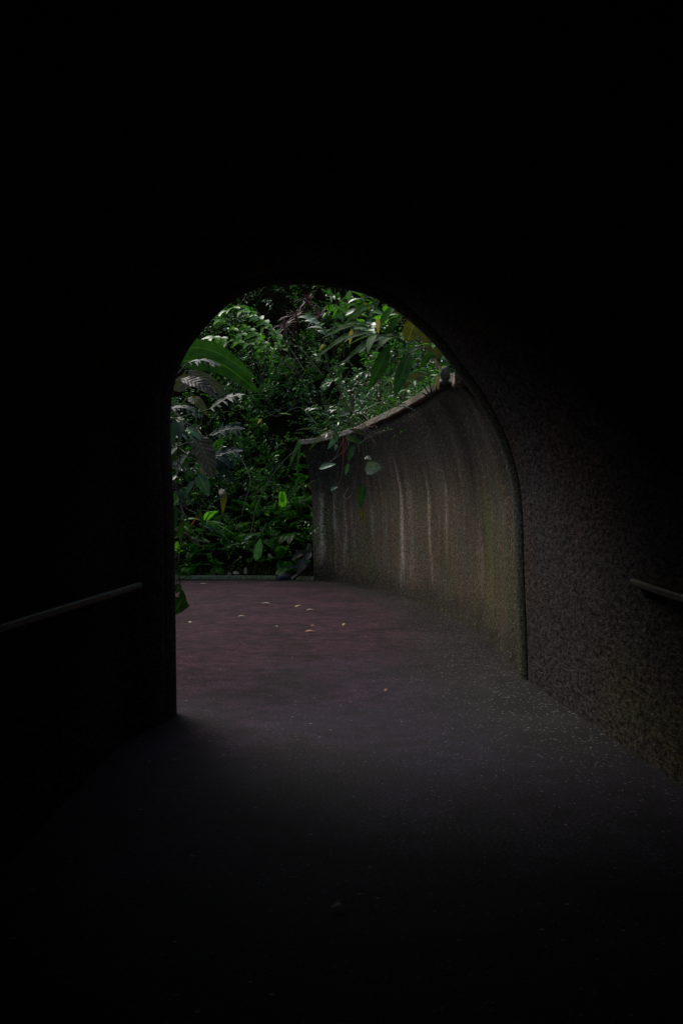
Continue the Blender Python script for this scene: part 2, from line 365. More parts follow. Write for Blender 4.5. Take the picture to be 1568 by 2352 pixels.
h0 = 3.12*(1-ss(-.9, .15, sq))+.0
slope = .95+.4*ss(-3, 1.5, sq)
dist = np.concatenate([[0, .1, .25, .45], np.arange(.7, 9, .3), [9.5, 10.5, 12, 15, 20, 30, 45]])
H = h0[:, None]+slope[:, None]*(dist[None, :]**.97)*(1-.018*np.minimum(dist, 14))[None, :]
BV = LN[:, None]+On[:, None]*dist[None, :, None]
H = H+.16*wob(BV[..., 0], BV[..., 1])*ss(0, .8, dist)[None, :]
H = np.minimum(H, 19+.2*wob(BV[..., 0], BV[..., 1], .3))
BV[..., 2] = H
grid(b, BV); bank = tag(b.build('hillside', M['earth']), kind='structure')
# left bank (inner side of the bend)
b = Buf(); l2 = left[120:]; T = nrm(np.gradient(l2, axis=0)); NI = np.stack([-T[:, 1], T[:, 0], T[:, 2]], 1)
keep = l2
for _ in range(80): NI[1:-1] = nrm(.5*NI[1:-1]+.25*(NI[:-2]+NI[2:]))
dl = np.array([0, .15, .35, .6, .9, 1.3, 1.8, 2.4, 3.0])
LV = l2[:, None]+NI[:, None]*dl[None, :, None]
LV[..., 2] = -.05+1.35*dl[None, :]**.9+.1*wob(LV[..., 0], LV[..., 1])*ss(0, .6, dl)[None, :]
grid(b, LV[:, ::-1]); lbank = tag(b.build('embankment', M['earth']), kind='structure')
def bvh(o):
    me = o.data; return BVHTree.FromPolygons([v.co[:] for v in me.vertices], [p.vertices[:] for p in me.polygons])
BB = bvh(bank)
def hit(u, v):
    o = Vector((0, 0, CH)); d = Vector(((u-784)/F, 1, -(v-1176)/F)).normalized()
    p, n, i, ds = BB.ray_cast(o, d)
    if p is None: p = at(u, v, 25); n = Vector((0, -1, .5))
    if n.z < 0: n = -n
    return p, n

# ------------------------------------------------------------ tunnel
# visible edge of the opening, on a vertical plane that stands a little askew to the path
arch_px = [(404, 1690), (402, 1500), (400, 1350), (399, 1250), (397, 1150), (393, 1070), (390, 1000), (391, 940), (398, 890), (411, 845), (430, 805), (455, 770), (485, 735), (522, 700), (560, 675), (600, 660), (645, 653), (690, 652), (740, 655), (790, 663), (840, 676), (890, 700), (935, 733), (975, 768), (1010, 806), (1038, 843), (1075, 890), (1112, 950), (1145, 1020), (1166, 1090), (1176, 1160), (1180, 1260), (1183, 1360), (1187, 1450), (1190, 1550)]
sl_ = (9.8-8.0)/(1.76+1.34); k0 = 8.0+1.34*sl_
AP = []
for u, v in arch_px:
    a = (u-784)/F; y = k0/(1-sl_*a); AP.append(at(u, v, y))
AP[0].z = -.1; AP[-1].z = -.1
AP = smooth_path(AP, 140)
cen = np.array([.15, 8.9, 1.7])
def radial(P, c=cen):
    d = P-c; d[:, 2] = np.where(P[:, 2] < 1.7, 0, d[:, 2]); return nrm(d)
RD = radial(AP.copy())
xl, xr = AP[:, 0].min(), AP[:, 0].max(); wx = (AP[:, 0]-xl)/(xr-xl)
tun = thing('tunnel', (.2, 6, 0), 'dark rough-rendered pedestrian tunnel with an arched mouth around the lit garden', 'tunnel')
def back(tt, off=0.):
    P = AP.copy(); P[:, 1] -= tt; P[:, 0] += .062*tt*wx-(1-wx)*.19*float(ss(.3, 1.3, tt)); return P+RD*off
# rim ring: rounded bead between t=0 and .33
b = Buf(); rows = []
for tt, o in [(-.02, .30), (-.01, .06), (.008, .02), (.04, -.01), (.1, -.028), (.17, -.034), (.24, -.02), (.29, .006), (.315, .02), (.32, .05), (.32, .3)]:
    rows.append(back(tt, o))
grid(b, np.array(rows)); b.build('portal_rim', M['rim'], tun)
b = Buf(); grid(b, np.array([back(.318, .045), back(.36, .045)])); b.build('joint', M['joint'], tun)
b = Buf(); rows = [back(.34, .3), back(.34, .03), back(.35, .015), back(.37, .008)]
for tt in np.concatenate([np.arange(.45, 2, .12), np.arange(2.2, 17, .4)]): rows.append(back(tt, .008))
rows.append(back(17, .3))
for tt in (12, 6, .36): rows.append(back(tt, .32))
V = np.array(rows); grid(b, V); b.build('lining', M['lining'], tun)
# unseen cap added far behind the viewer to keep daylight out
b = Buf(); P = back(16.9, .2); n2 = len(P)//2; Lh = P[:n2]; Rh = P[::-1][:n2]
grid(b, np.stack([Lh, (Lh+Rh)/2, Rh], 1)); b.build('light_cap', M['lining'], tun)
# headwall above the mouth, standing on the same askew line
b = Buf(); th = []
far = []
for p in AP:
    far.append(p)
O_ = AP+RD*.28
tx = O_[:, 0]; T2 = O_.copy()
ang = np.linspace(0, 1, len(AP))
box = smooth_path([(-4.0, 0, -.2), (-4.0, 0, 4.6)], 40)
ob = np.vstack([np.linspace((-4.2, 0, -.2), (-4.2, 0, 4.7), 45), np.linspace((-4.2, 0, 4.7), (2.25, 0, 4.7), 51)[1:], np.linspace((2.25, 0, 4.7), (2.25, 0, -.2), 46)[1:]])
ob = ob[:len(AP)] if len(ob) >= len(AP) else np.vstack([ob, np.repeat(ob[-1:], len(AP)-len(ob), 0)])
ob[:, 1] = 8.0+(ob[:, 0]+1.34)*sl_
ins = AP+RD*.26
f1 = ob+np.array([0, .02, 0]); f0 = ins+np.array([0, .02, 0]); bk = np.array([0, -.28, 0])
grid(b, np.array([f0+bk, f0, f1, f1+bk])); b.build('headwall', M['rim'], tun)
# earth over the tunnel
b = Buf(); xs = np.linspace(-14, 2.6, 30); ys = np.linspace(0, 1, 24)
V = np.zeros((30, 24, 3))
for i, x in enumerate(xs):
    yf = 8.0+(np.clip(x, -4.2, 2.25)+1.34)*sl_-.15
    V[i, :, 0] = x; V[i, :, 1] = -12+(yf+12)*ys; V[i, :, 2] = 4.45+1.8*(1-ys)+.12*wob(x, V[i, :, 1])
grid(b, V); tag(b.build('hilltop', M['earth']), kind='structure')

# ------------------------------------------------------------ wing wall
wing = thing('retaining_wall', (1.6, 14, 0), 'curved stained concrete retaining wall leaning over the right side of the path', 'wall')
ks = 1-.66*ss(0, 6, sarc)
ks = 1-.55*ss(0, 2.2, sarc)-.05*ss(2, 13, sarc)
zz = np.linspace(-.1, 3.17, 70); oz = np.interp(np.clip(zz, 0, 9), ZO, OO)
for _ in range(6): oz[1:-1] = .5*oz[1:-1]+.25*(oz[:-2]+oz[2:])
skew = sl_*(1-ss(0, 2.6, sarc))
ztop = 2.84+.33*ss(0, 2.6, sarc)+.17*np.sin(np.pi*np.clip(sarc/SL, 0, 1))**1.0*ss(0, 5, sarc)
ZZ = zz[None, :]*np.where(zz[None, :] > 0, ztop[:, None]/3.17, 1)
OZ = np.interp(ZZ, zz, oz)
V = WB[:, None]+WN[:, None]*(OZ*ks[:, None])[..., None]; V[..., 2] = ZZ
V[..., 1] -= skew[:, None]*OZ*ks[:, None]+.2*(1-ss(0, .4, sarc))[:, None]
V -= WN[:, None]*(.10*(1-ss(.1, 1.1, sarc)))[:, None, None]
# bright mineral runs below the coping: (arc position, width, strength, top height, bottom)
def s_of_u(u):
    uu = 784+WB[:, 0]/WB[:, 1]*F; return np.interp(-u, -uu, sarc) if uu[0] > uu[-1] else np.interp(u, uu, sarc)
tint = np.zeros((len(sarc), len(zz)))
for u, wd, st, zt, zb in [(737, .10, 1.0, 2.3, .5), (772, .05, .6, 2.2, .3), (793, .05, .45, 2.2, .5), (925, .09, .85, 2.7, .25), (945, .22, .25, 2.2, .2), (990, .055, .7, 2.6, .45), (1030, .05, .5, 2.3, .9), (1012, .03, .3, 2.3, 1.0), (860, .05, .25, 2.0, .6), (888, .05, .2, 2.2, .9), (1112, .18, .28, 1.6, .4), (815, .05, .2, 1.9, .4), (1128, .32, -1.0, 2.0, .1), (757, .11, -.8, 1.9, .3), (1085, .2, -.5, 1.2, .1), (845, .2, -.4, 1.3, .1), (1165, .2, -.4, 2.4, .6)]:
    wd = wd*1.35*(1+.35*np.sin(zz*1.9+u)); s0 = s_of_u(u)+.06*np.sin(zz*2.3+u)+.03*np.sin(zz*5.1+u*.3)
    g = np.exp(-np.abs((sarc[:, None]-s0[None, :])/wd[None, :])**1.4)
    tint += st*g*(ss(zb-.35, zb+.5, zz)*(1-ss(zt-.5, zt+.15, zz)))[None, :]
uv = np.stack(np.broadcast_arrays(sarc[:, None], zz[None, :]), -1)
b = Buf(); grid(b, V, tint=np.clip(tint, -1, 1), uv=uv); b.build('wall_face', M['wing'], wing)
# end face and back
b = Buf(); e = V[-1]; e2 = e-WN[-1]*.26+WT[-1]*.01; e2[:, :2] = (WB[-1]-WN[-1]*.3)[:2]; grid(b, np.stack([e, e2], 0)); b.build('wall_end', M['wing'], wing)
b = Buf(); Bk = WB[:, None]-WN[:, None]*.3+np.zeros((1, 2, 1)); Bk[:, 0, 2] = -.1; Bk[:, 1, 2] = ztop; grid(b, Bk); b.build('wall_back', M['wing'], wing)
# coping
b = Buf(); topo = OZ[:, -1]*ks
csec = [(.0, 3.145), (.07, 3.145), (.085, 3.16), (.085, 3.25), (.07, 3.265), (-.22, 3.29), (-.24, 3.27), (-.24, 3.1)]
rows = []
for o, z in csec:
    P = WB+WN*(topo[:, None]+o); P[:, 1] -= skew*topo; P[:, 2] = z-3.17+ztop+.005*np.sin(sarc*2.1)+.004*np.sin(sarc*7.3); rows.append(P)
cv = np.stack(rows, 1); grid(b, cv)
for e in (0, -1):
    r_ = cv[e]; b.add(r_, [[0, 1, 2, 7], [2, 3, 6, 7], [3, 4, 5, 6]])
b.build('coping', M['coping'], wing, smooth=False)

# ------------------------------------------------------------ handrails
def rail(name, pts, brs, label, wallside):
    t = thing(name, pts[0], label, 'handrail', 'handrails along the tunnel walls')
    b = Buf(); P = tube(b, pts, .024, sides=12, n=30)
    # rounded end
    for e, sgn in ((0, -1), (-1, 1)):
        d = Vector(P[e]-P[e-sgn if e == 0 else e-1]).normalized() if e else Vector(P[0]-P[1]).normalized()
        tube(b, [P[e], Vector(P[e])+d*.012, Vector(P[e])+d*.02], .024, .004, sides=12, n=4)
    b.build('rail', M['rail'], t)
    for q_ in brs:
        b = Buf(); p = Vector(P[int(q_*29)]); tube(b, [p+Vector((0, 0, -.02)), p+Vector((wallside*.04, 0, -.07)), p+Vector((wallside*.14, 0, -.075))], .01, sides=7)
        b.build('bracket', M['rail'], t)
rail('handrail', [(-1.50, -2, 1.08), (-1.50, 2, 1.1), tuple(at(0, 1444, 4.35)), tuple(at(165, 1393, 5.45)), tuple(at(320, 1345, 7.1))], (.35, .62, .85), 'long grey handrail on the left wall rising towards the tunnel mouth', -1)
rail('handrail', [(1.75, -1, 1.12), (1.72, 3, 1.15), tuple(at(1568, 1373, 5.2)), tuple(at(1453, 1336, 6.4))], (.3, .6, .9), 'short lit stub of handrail on the right wall at the picture edge', 1)

# ------------------------------------------------------------ undergrowth
def V3_(p): return np.array(list(p), float)
def rv(n, s=1.): return rng.normal(0, s, (n, 3))
def sprays(b, bs, B, G, length, nl, L, W, tint, droop=.3, prof='lance', ns=3, stems=True):
    """twigs with alternate leaves, all at once. B bases, G directions"""
    n = len(B); G = nrm(G)
    side = nrm(np.cross(G, np.array([0, 0, 1.])+rv(n, .35)))
    k = np.arange(nl)
    tt = (.25+.75*(k+.5)/nl)[None, :, None]
    cur = B[:, None]+G[:, None]*length[:, None, None]*tt-np.array([0, 0, 1.])*(length*.22)[:, None, None]*tt**2
    sg = np.where(k % 2 == 0, 1, -1)[None, :, None]
    D = nrm(G[:, None]*.75+side[:, None]*sg*.9+rng.normal(0, .28, (n, nl, 3)))
    N = nrm(np.array([0, -.25, 1.])+rng.normal(0, .42, (n, nl, 3)))
    sz = rng.uniform(.65, 1.25, (n, nl))*(1-.35*tt[..., 0])
    Lr = (L[:, None]*sz).ravel(); Wr = (W[:, None]*sz).ravel()
    tn = np.clip(tint[:, None]+rng.normal(0, .13, (n, nl)), 0, .96); tn = np.where(rng.random((n, nl)) < .012, 1, tn)
    leaves(b, cur.reshape(-1, 3), D.reshape(-1, 3), N.reshape(-1, 3), Lr, Wr, droop, .3, tn.ravel(), ns, prof)
    if stems:
        t4 = np.linspace(0, 1, 4)[None, :, None]
        C = B[:, None]+G[:, None]*length[:, None, None]*t4-np.array([0, 0, 1.])*(length*.22)[:, None, None]*t4**2
        r = .0035
        a = np.array([r, 0, 0]); c = np.array([-r*.5, 0, r]); d = np.array([-r*.5, 0, -r])
        V = np.stack([C+a, C+c, C+d], 2)
        base = (np.arange(n)*12)[:, None, None]; i = np.arange(3)[None, :, None]; j = np.arange(3)[None, None, :]
        q = base+i*3+j; q2 = base+i*3+(j+1) % 3
        bs.add(V.reshape(-1, 3), np.stack([q, q2, q2+3, q+3], -1).reshape(-1, 4), .5)

def bank_points(n, smin, smax, dmin, dmax, thr=-.4, sc=1.):
    out = []; nb, ndd = BV.shape[:2]
    si = rng.uniform(smin, smax, n*3); di = rng.uniform(dmin, dmax, n*3)
    qi = np.interp(si, sq, np.arange(nb)); ii = qi.astype(int).clip(0, nb-2); fi = (qi-ii)[:, None]
    dq = np.interp(di, dist, np.arange(ndd)); jj = dq.astype(int).clip(0, ndd-2); fj = (dq-jj)[:, None]
    P = (BV[ii, jj]*(1-fi)+BV[ii+1, jj]*fi)*(1-fj)+(BV[ii, jj+1]*(1-fi)+BV[ii+1, jj+1]*fi)*fj
    c = wob(P[:, 0]*sc, P[:, 2]*sc, 1.1)+.5*wob(P[:, 1]+3, P[:, 2]-P[:, 0], .7)
    ok = c > thr+rng.normal(0, .3, len(P))
    P = P[ok][:n]; return P, c[ok][:n], On[ii[ok][:n]]
bl, bst = Buf(), Buf()
P, c, on = bank_points(10500, -11, 11, .1, 11.0, -.6)
CLR = [(hit(628, 705)[0], .95), (hit(665, 765)[0], .6), (hit(560, 690)[0], .4), (hit(560, 1190)[0]+Vector((0, 0, 0)), .5), (hit(690, 1060)[0], .55)]
def clear(P, *o):
    ok = np.ones(len(P), bool)
    for c_, r_ in CLR: ok &= np.linalg.norm(P-V3_(c_), axis=1) > r_*(1+.25*np.sin(P[:, 0]*7+P[:, 2]*5))
    return [P[ok]]+[q[ok] for q in o]
P, c, on = clear(P, c, on)
n = len(P)
G = -on*.75+np.array([0, 0, .75])+rv(n, .42)
hue = .45+.22*wob(P[:, 0]*2, P[:, 2]*2, 1.3)
size = rng.choice([.075, .1, .135], n, p=[.4, .4, .2])*rng.uniform(.8, 1.2, n)
sprays(bl, bst, P, G, rng.uniform(.35, 1.0, n), 10, size, size*rng.uniform(.16, .24, n), hue, droop=.25)
P, c, on = bank_points(650, -13, 11, 1.8, 8, .2); P, c, on = clear(P, c, on); n = len(P)
G = -on*.6+np.array([0, 0, .9])+rv(n, .4)
sprays(bl, bst, P, G, rng.uniform(.7, 1.4, n), 9, rng.uniform(.14, .22, n), rng.uniform(.022, .034, n), .6+.25*rng.random(n), droop=.35)
bt, btt = Buf(), Buf()
P, c, on = bank_points(1500, -9, 11, .2, 9.0, -.2); P, c, on = clear(P, c, on); n = len(P)
G = -on*.8+np.array([0, 0, .6])+rv(n, .45); P = P-on*.25+np.array([0, 0, .2])
sz_ = rng.uniform(.09, .2, n)
sprays(bt, btt, P, G, rng.uniform(.4, 1.0, n), 9, sz_, sz_*rng.uniform(.11, .17, n), rng.random(n)*.9, droop=.3)
tag(bt.build('undergrowth', M['leaf_teal'], None), 'scattered cool grey-green glossy leaves catching light all over the bank', 'undergrowth', kind='stuff')
u_ = bl.build('undergrowth', M['leaf'], None)
tag(u_, 'dense dark green small-leaved undergrowth covering the whole bank beyond the tunnel', 'undergrowth', kind='stuff')
tag(btt.build('undergrowth_twigs', M['twig'], None), 'pale stems of the cool grey-green foliage on the bank', 'twigs', kind='stuff')
tw = bst.build('undergrowth_twigs', M['stem'], None); tag(tw, 'thin stems of the undergrowth seen between its leaves on the bank', 'twigs', kind='stuff')
# low ferny carpet
def fronds(b, bs, base, dirs, length, npair=14, wid=.28, droop=.5, tint=.5, ns=2, lw=.16, up=None):
    """base (n,3), dirs (n,3)"""
    for k in range(len(base)):
        Ln = length[k]; D = np.array(dirs[k], float); D /= np.linalg.norm(D); B_ = np.array(base[k], float)
        t = np.linspace(.08, 1, npair)
        C = B_+D*Ln*t[:, None]-np.array([0, 0, 1.])*droop*Ln*(t**2)[:, None]
        Tg = nrm(D-np.array([0, 0, 2*droop])*t[:, None])
        upv = np.array([0, 0, 1.]) if up is None else np.array(up, float)
        S = nrm(np.cross(Tg, upv+rng.normal(0, .15, 3)))
        Nn = np.cross(S, Tg)
        ll = wid*Ln*np.sin(np.pi*np.clip(t*.93+.07, 0, 1)**.75)**.8+.01
        for sg in (1, -1):
            leaves(b, C, S*sg+Tg*.55, Nn, ll, ll*lw, .12, .1, np.clip(tint+rng.normal(0, .08, npair), 0, 1), ns)
        tube(bs, [B_, B_+D*Ln*.5-np.array([0, 0, droop*Ln*.25]), C[-1]], .005, .002, sides=3, n=5)
bf, bfs = Buf(), Buf()
P, c, on = bank_points(420, .2, 9, .05, 2.6, -.8); n = len(P)
G = -on*.8+np.array([0, 0, .75])+rv(n, .4)
fronds(bf, bfs, P, G, rng.uniform(.35, .9, n), 15, .24, .45, .5, lw=.10)
tag(bf.build('fern_carpet', M['fern'], None), 'low carpet of small ferns along the foot of the bank behind the kerb', 'ferns', kind='stuff')
# moss and litter fringe at the foot
b = Buf(); n = 5200
qi = rng.uniform(s_end, NB-60, n).astype(int); dd = np.abs(rng.normal(0, .33, n))+.02
P = LN[qi]+On[qi]*dd[:, None]+rv(n, .05); P[:, 2] = np.abs(rng.normal(0, .05, n))+dd*.9+.03
leaves(b, P, rv(n)+np.array([0, -.3, .9]), rv(n)+np.array([0, -.5, .6]), rng.uniform(.03, .08, n), rng.uniform(.008, .02, n), .2, .2, rng.random(n)**1.4, 2)
tag(b.build('moss_fringe', M['moss'], None), 'moss and tiny weeds spilling over the kerb at the far edge of the path', 'moss', kind='stuff')
# left bank cover
bl, bst = Buf(), Buf(); n = 900
ii = rng.integers(20, len(l2)-2, n); jj = rng.integers(1, len(dl)-1, n)
P = LV[ii, jj]+rv(n, .12)
G = -NI[ii]*.4+np.array([0, 0, .8])+rv(n, .4)
sprays(bl, bst, P, G, rng.uniform(.15, .4, n), 9, rng.uniform(.04, .08, n), rng.uniform(.01, .018, n), rng.random(n)*.7)
tag(bl.build('bank_cover', M['leaf_dark'], None), 'dark leafy cover on the embankment just left of the tunnel mouth', 'undergrowth', kind='stuff')

# ------------------------------------------------------------ individual plants
def V3(p): return np.array(list(p), float)
def cane_plant(name, label, cat, root, canes, L, W, mat, group=None, nleaf=9, droop=.35, t0=.2, prof='lance', stemr=.008, stemmat='stem', spread=1., tint=None, face=(0, -.35, 1), ns=6, yellow=0):
    """each cane: list of points, leaves alternate along it"""
    t = thing(name, root, label, cat, group); b, bs = Buf(), Buf()
    for cpts in canes:
        P = tube(bs, cpts, stemr, stemr*.35, sides=5, n=18)
        tt = np.linspace(t0, 1, nleaf); T = nrm(np.gradient(P, axis=0))
        C = np.stack([np.interp(tt, np.linspace(0, 1, 18), P[:, k]) for k in range(3)], 1)
        Tg = nrm(np.stack([np.interp(tt, np.linspace(0, 1, 18), T[:, k]) for k in range(3)], 1))
        S = nrm(np.cross(Tg, np.array(face, float))); sg = np.where(np.arange(nleaf) % 2 == 0, 1, -1)[:, None]
        sg = sg*np.where(np.arange(nleaf) == nleaf-1, 0, 1)[:, None]
        D = Tg*.8+S*sg*spread+rng.normal(0, .13, (nleaf, 3))
        sz = rng.uniform(.8, 1.15, nleaf)*(.7+.5*np.sin(np.pi*np.linspace(.15, .9, nleaf)))
        tn = rng.uniform(.2, .9, nleaf) if tint is None else np.full(nleaf, tint)
        if yellow: tn = np.where(rng.random(nleaf) < yellow, 1, tn)
        leaves(b, C, D, np.array(face)+rng.normal(0, .25, (nleaf, 3)), L*sz, W*sz, droop, .22, tn, ns, prof)
    b.build('foliage', M[mat], t); bs.build('stem', M[stemmat], t); return t
def shrub(u, v, d, size, label, mat='leaf', L=.12, W=.028, ntw=26, nl=10, group='shrubs on the bank', prof='lance', up=.7, droop=.3, name='shrub', stemmat='twig', hue=.5):
    if d is None: p, nn = hit(u, v); c = V3(p)
    else: c = V3(at(u, v, d))
    root = c+np.array([rng.normal(0, .1), .35*size, -.45*size])
    t = thing(name, Vector(root), label, 'shrub' if name == 'shrub' else name.replace('_', ' '), group); b, bs = Buf(), Buf()
    nb = 5; tops = []
    for k in range(nb):
        a = rng.uniform(-1, 1); tip = c+np.array([a*size*.45, rng.uniform(-.5, .1)*size, rng.uniform(.0, .45)*size])
        mid = (root+tip)/2+rv(1, .08*size)[0]; tube(bs, [root, mid, tip], .011, .004, sides=4, n=8); tops.append((root, mid, tip))
    B_, G = [], []
    for k in range(ntw):
        r0, m0, t0 = tops[k % nb]; f = rng.uniform(.3, 1)
        q = (1-f)**2*r0+2*f*(1-f)*m0+f*f*t0; B_.append(q); G.append(nrm(t0-r0)*.5+np.array([0, -.35, up*.6])+rv(1, .6)[0])
    B_ = np.array(B_); G = np.array(G)
    sprays(b, bs, B_, G, rng.uniform(.25, .5, ntw)*size, nl, np.full(ntw, L), np.full(ntw, W), np.clip(hue+rng.normal(0, .15, ntw), 0, .95), droop, prof, ns=4)
    b.build('foliage', M[mat], t); bs.build('stem', M[stemmat], t); return t
def fern(u, v, d, n, Ln, label, mat='fern', out=(0, -.6, .7), sp=.55, npair=20, wid=.22, droop=.5, name='fern', dirs=None, group='ferns on the bank', lw=.085):
    c = V3(hit(u, v)[0]) if d is None else V3(at(u, v, d))
    t = thing(name, Vector(c), label, 'fern', group); b, bs = Buf(), Buf()
    if dirs is None: dirs = np.array(out)+rv(n, sp)
    n = len(dirs)
    fronds(b, bs, np.repeat(c[None], n, 0), np.array(dirs), Ln*rng.uniform(.75, 1.1, n), npair, wid, droop, .5, ns=3, lw=lw)
    b.build('fronds', M[mat], t); bs.build('stem', M['stem'], t); return t
def blade(b, A, Bp, W, sag=.1, face=(0, -.6, .8), fold=.15, n=16, prof='lance', tint=.5, wave=.02, tip=None):
    """one big leaf with 7 points across"""
    A = V3(A); Bp = V3(Bp); m = (A+Bp)/2+np.array([0, 0, sag]) if tip is None else V3(tip)
    P = smooth_path([A, m, Bp], n+1); T = nrm(np.gradient(P, axis=0)); S = nrm(np.cross(T, np.array(face, float))); N = np.cross(S, T)
    t = np.linspace(0, 1, n+1); w_ = W*np.maximum(PROF[prof](np.clip(t, 1e-4, 1)), .02)
    s = np.linspace(-1, 1, 9)
    V = P[:, None]+S[:, None]*(w_[:, None]*s)[..., None]+N[:, None]*((np.abs(s)**1.3*fold)[None, :]*w_[:, None]+wave*np.sin(t*23+3)[:, None]*(s**2)[None, :]*W/.06*.25)[..., None]
    uv = np.stack(np.broadcast_arrays(t[:, None], (s*.5+.5)[None, :]), -1)
    grid(b, V, tint=tint, uv=uv); return P
def split_blade(b, A, Bp, W, n=7, face=(0, -.6, .8), sag=.05, lw=.11, tint=.5, ang=.85):
    """deeply lobed leaf: narrow central blade with finger lobes grown out of it"""
    P = blade(b, A, Bp, W*.2, sag, face, .1, 14, 'strap', tint)
    T = nrm(np.gradient(P, axis=0)); S = nrm(np.cross(T, np.array(face, float)))
    for k in range(n):
        for sg in (1, -1):
            i = min(13, max(1, int((k+rng.uniform(.1, .9))*12/n)))
            l = W*.7*(.7+.6*math.sin(math.pi*(k+.8)/(n+.5)))*rng.uniform(.65, 1.2)
            leaves(b, P[i], S[i]*sg+T[i]*(ang+.15*k), np.array(face)+rng.normal(0, .25, 3), l, l*lw*rng.uniform(.7, 1.5), rng.uniform(.05, .5), .18, tint, 7, 'lance')
def big_plant(name, label, cat, root, parts, mat, group=None, stemmat='stem', r=.012):
    t = thing(name, root, label, cat, group)
    bs = Buf()
    for kind, A, Bp, W, kw in parts:
        b = Buf(); A = V3(A); Bp = V3(Bp)
        (blade if kind == 'blade' else split_blade)(b, A, Bp, W, **kw)
        r0 = V3(root); mid = (r0+A)/2+np.array([0, 0, .25*abs(A-r0)[0]])
        tube(bs, [r0, mid, A], r, r*.5, sides=6, n=12)
        b.build('leaf', M[mat], t)
    bs.build('stem', M[stemmat], t); return t

# --- left side, close to the mouth
LR = lambda y, z: Vector((-.168*y-.75, y, z))
big_plant('banana_plant', 'banana plant with two huge arching green blades entering at upper left', 'banana plant', LR(13, 1.6),
    [('blade', at(385, 800, 13), at(592, 872, 12.6), .115, dict(sag=.17, face=(0, -1, .12), tint=.6, prof='lance')),
     ('blade', at(400, 830, 13.3), at(600, 905, 13.0), .15, dict(sag=.2, face=(0, -1, .05), tint=.1, prof='lance'))], 'leaf_big')
big_plant('split_leaf_plant', 'silvery torn-leaved plant catching the light below the banana blades', 'plant', LR(11, 1.7),
    [('split', at(432, 832, 11), at(508, 842, 10.8), .17, dict(n=6, face=(.1, -.5, .85), tint=.7)),
     ('split', at(480, 940, 11), at(565, 905, 10.7), .19, dict(n=6, face=(0, -.7, .7), tint=.4)),
     ('split', at(392, 935, 10.6), at(470, 960, 10.5), .15, dict(n=6, face=(0, -.5, .8), tint=.5))], 'leaf_silver')
big_plant('split_leaf_plant', 'blue-grey fingered leaf cluster hanging left of centre over the dark bank', 'plant', LR(12, 1.4),
    [('split', at(470, 1060, 12), at(560, 1035, 11.8), .24, dict(n=7, face=(0, -.8, .5), tint=.15)),
     ('split', at(485, 1035, 12.1), at(530, 1110, 11.9), .22, dict(n=6, face=(0, -.9, .3), tint=.05)),
     ('split', at(480, 1000, 12.2), at(565, 985, 12), .2, dict(n=6, face=(0, -.8, .5), tint=.0))], 'leaf_silver')
big_plant('broad_leaf_plant', 'dusky ribbed broad leaves drooping beside the left tunnel edge', 'plant', LR(11, 2.0),
    [('blade', at(452, 1000, 11), at(490, 1100, 10.8), .12, dict(sag=.03, face=(.25, -1, .15), tint=.7, prof='oval')),
     ('blade', at(415, 870, 11), at(500, 915, 10.8), .08, dict(sag=.05, face=(0, -.7, .6), tint=.3))], 'leaf_dusky')
big_plant('broad_leaf_plant', 'olive yellowing leaves hanging at the left edge above the silvery cluster', 'plant', LR(11.5, 1.5),
    [('blade', at(398, 895, 11.5), at(460, 880, 11.4), .10, dict(sag=.05, face=(0, -.9, .3), tint=.2)),
     ('blade', at(430, 915, 11.6), at(478, 955, 11.5), .06, dict(sag=.06, face=(0, -.8, .5), tint=.8)),
     ('blade', at(455, 1078, 11.4), at(505, 1088, 11.3), .06, dict(sag=.01, face=(0, -.9, .3), tint=.7)),
     ('blade', at(430, 850, 11.6), at(535, 925, 11.4), .07, dict(sag=.05, face=(0, -.9, .3), tint=.1))], 'leaf_olive')
big_plant('broad_leaf_plant', 'silver leaf curled like a shell at the left edge under bare twigs', 'plant', LR(10.5, 1.8),
    [('blade', at(402, 1058, 10.2), at(440, 1078, 10.1), .06, dict(sag=-.04, face=(0, -.4, .9), tint=.8, prof='oval')),
     ('blade', at(404, 960, 10.2), at(425, 985, 10.1), .05, dict(sag=.02, face=(.3, -.8, .4), tint=.1, prof='oval'))], 'leaf_silver')
big_plant('broad_leaf_plant', 'teal limp leaf hanging below the drooping ribbed leaf on the left', 'plant', LR(11, 1.6),
    [('blade', at(455, 1090, 11), at(480, 1140, 10.9), .07, dict(sag=.01, face=(.2, -1, .1), tint=.1, prof='oval')),
     ('blade', at(425, 985, 11), at(462, 1010, 10.9), .05, dict(sag=.03, face=(0, -.8, .5), tint=.8)),
     ('blade', at(395, 1160, 10.5), at(430, 1120, 10.4), .06, dict(sag=.0, face=(.2, -1, .3), tint=.1))], 'leaf_teal')
big_plant('broad_leaf_plant', 'single yellow-green leaf dangling straight down in front of the shaded bank', 'plant', LR(12, 1.9),
    [('blade', at(505, 1122, 12), at(511, 1182, 11.9), .045, dict(sag=0, tip=at(513, 1140, 11.9), face=(.3, -1, .1), tint=.95, prof='lance'))], 'leaf_olive')
cane_plant('leafy_plant', 'dark hanging foliage shading the left tunnel edge at mid height', 'plant', LR(10, 1.9),
    [[LR(10, 1.9), at(395, 1010, 10), at(410, 1110, 9.9), at(415, 1200, 9.8)], [LR(10, 2.1), at(400, 960, 10), at(440, 1060, 9.9), at(455, 1170, 9.8)],
     [LR(10, 2.2), at(392, 960, 10), at(408, 1050, 9.9), at(403, 1160, 9.8)]], .17, .035, 'leaf_dark', nleaf=9, droop=.6)
cane_plant('leafy_plant', 'scarlet-tipped sprig poking from shadow low on the left', 'plant', LR(12, 1.0),
    [[LR(12, .9), at(415, 1230, 12), at(438, 1208, 12)]], .16, .012, 'scarlet', nleaf=2, t0=.95, droop=-.1, spread=.05)
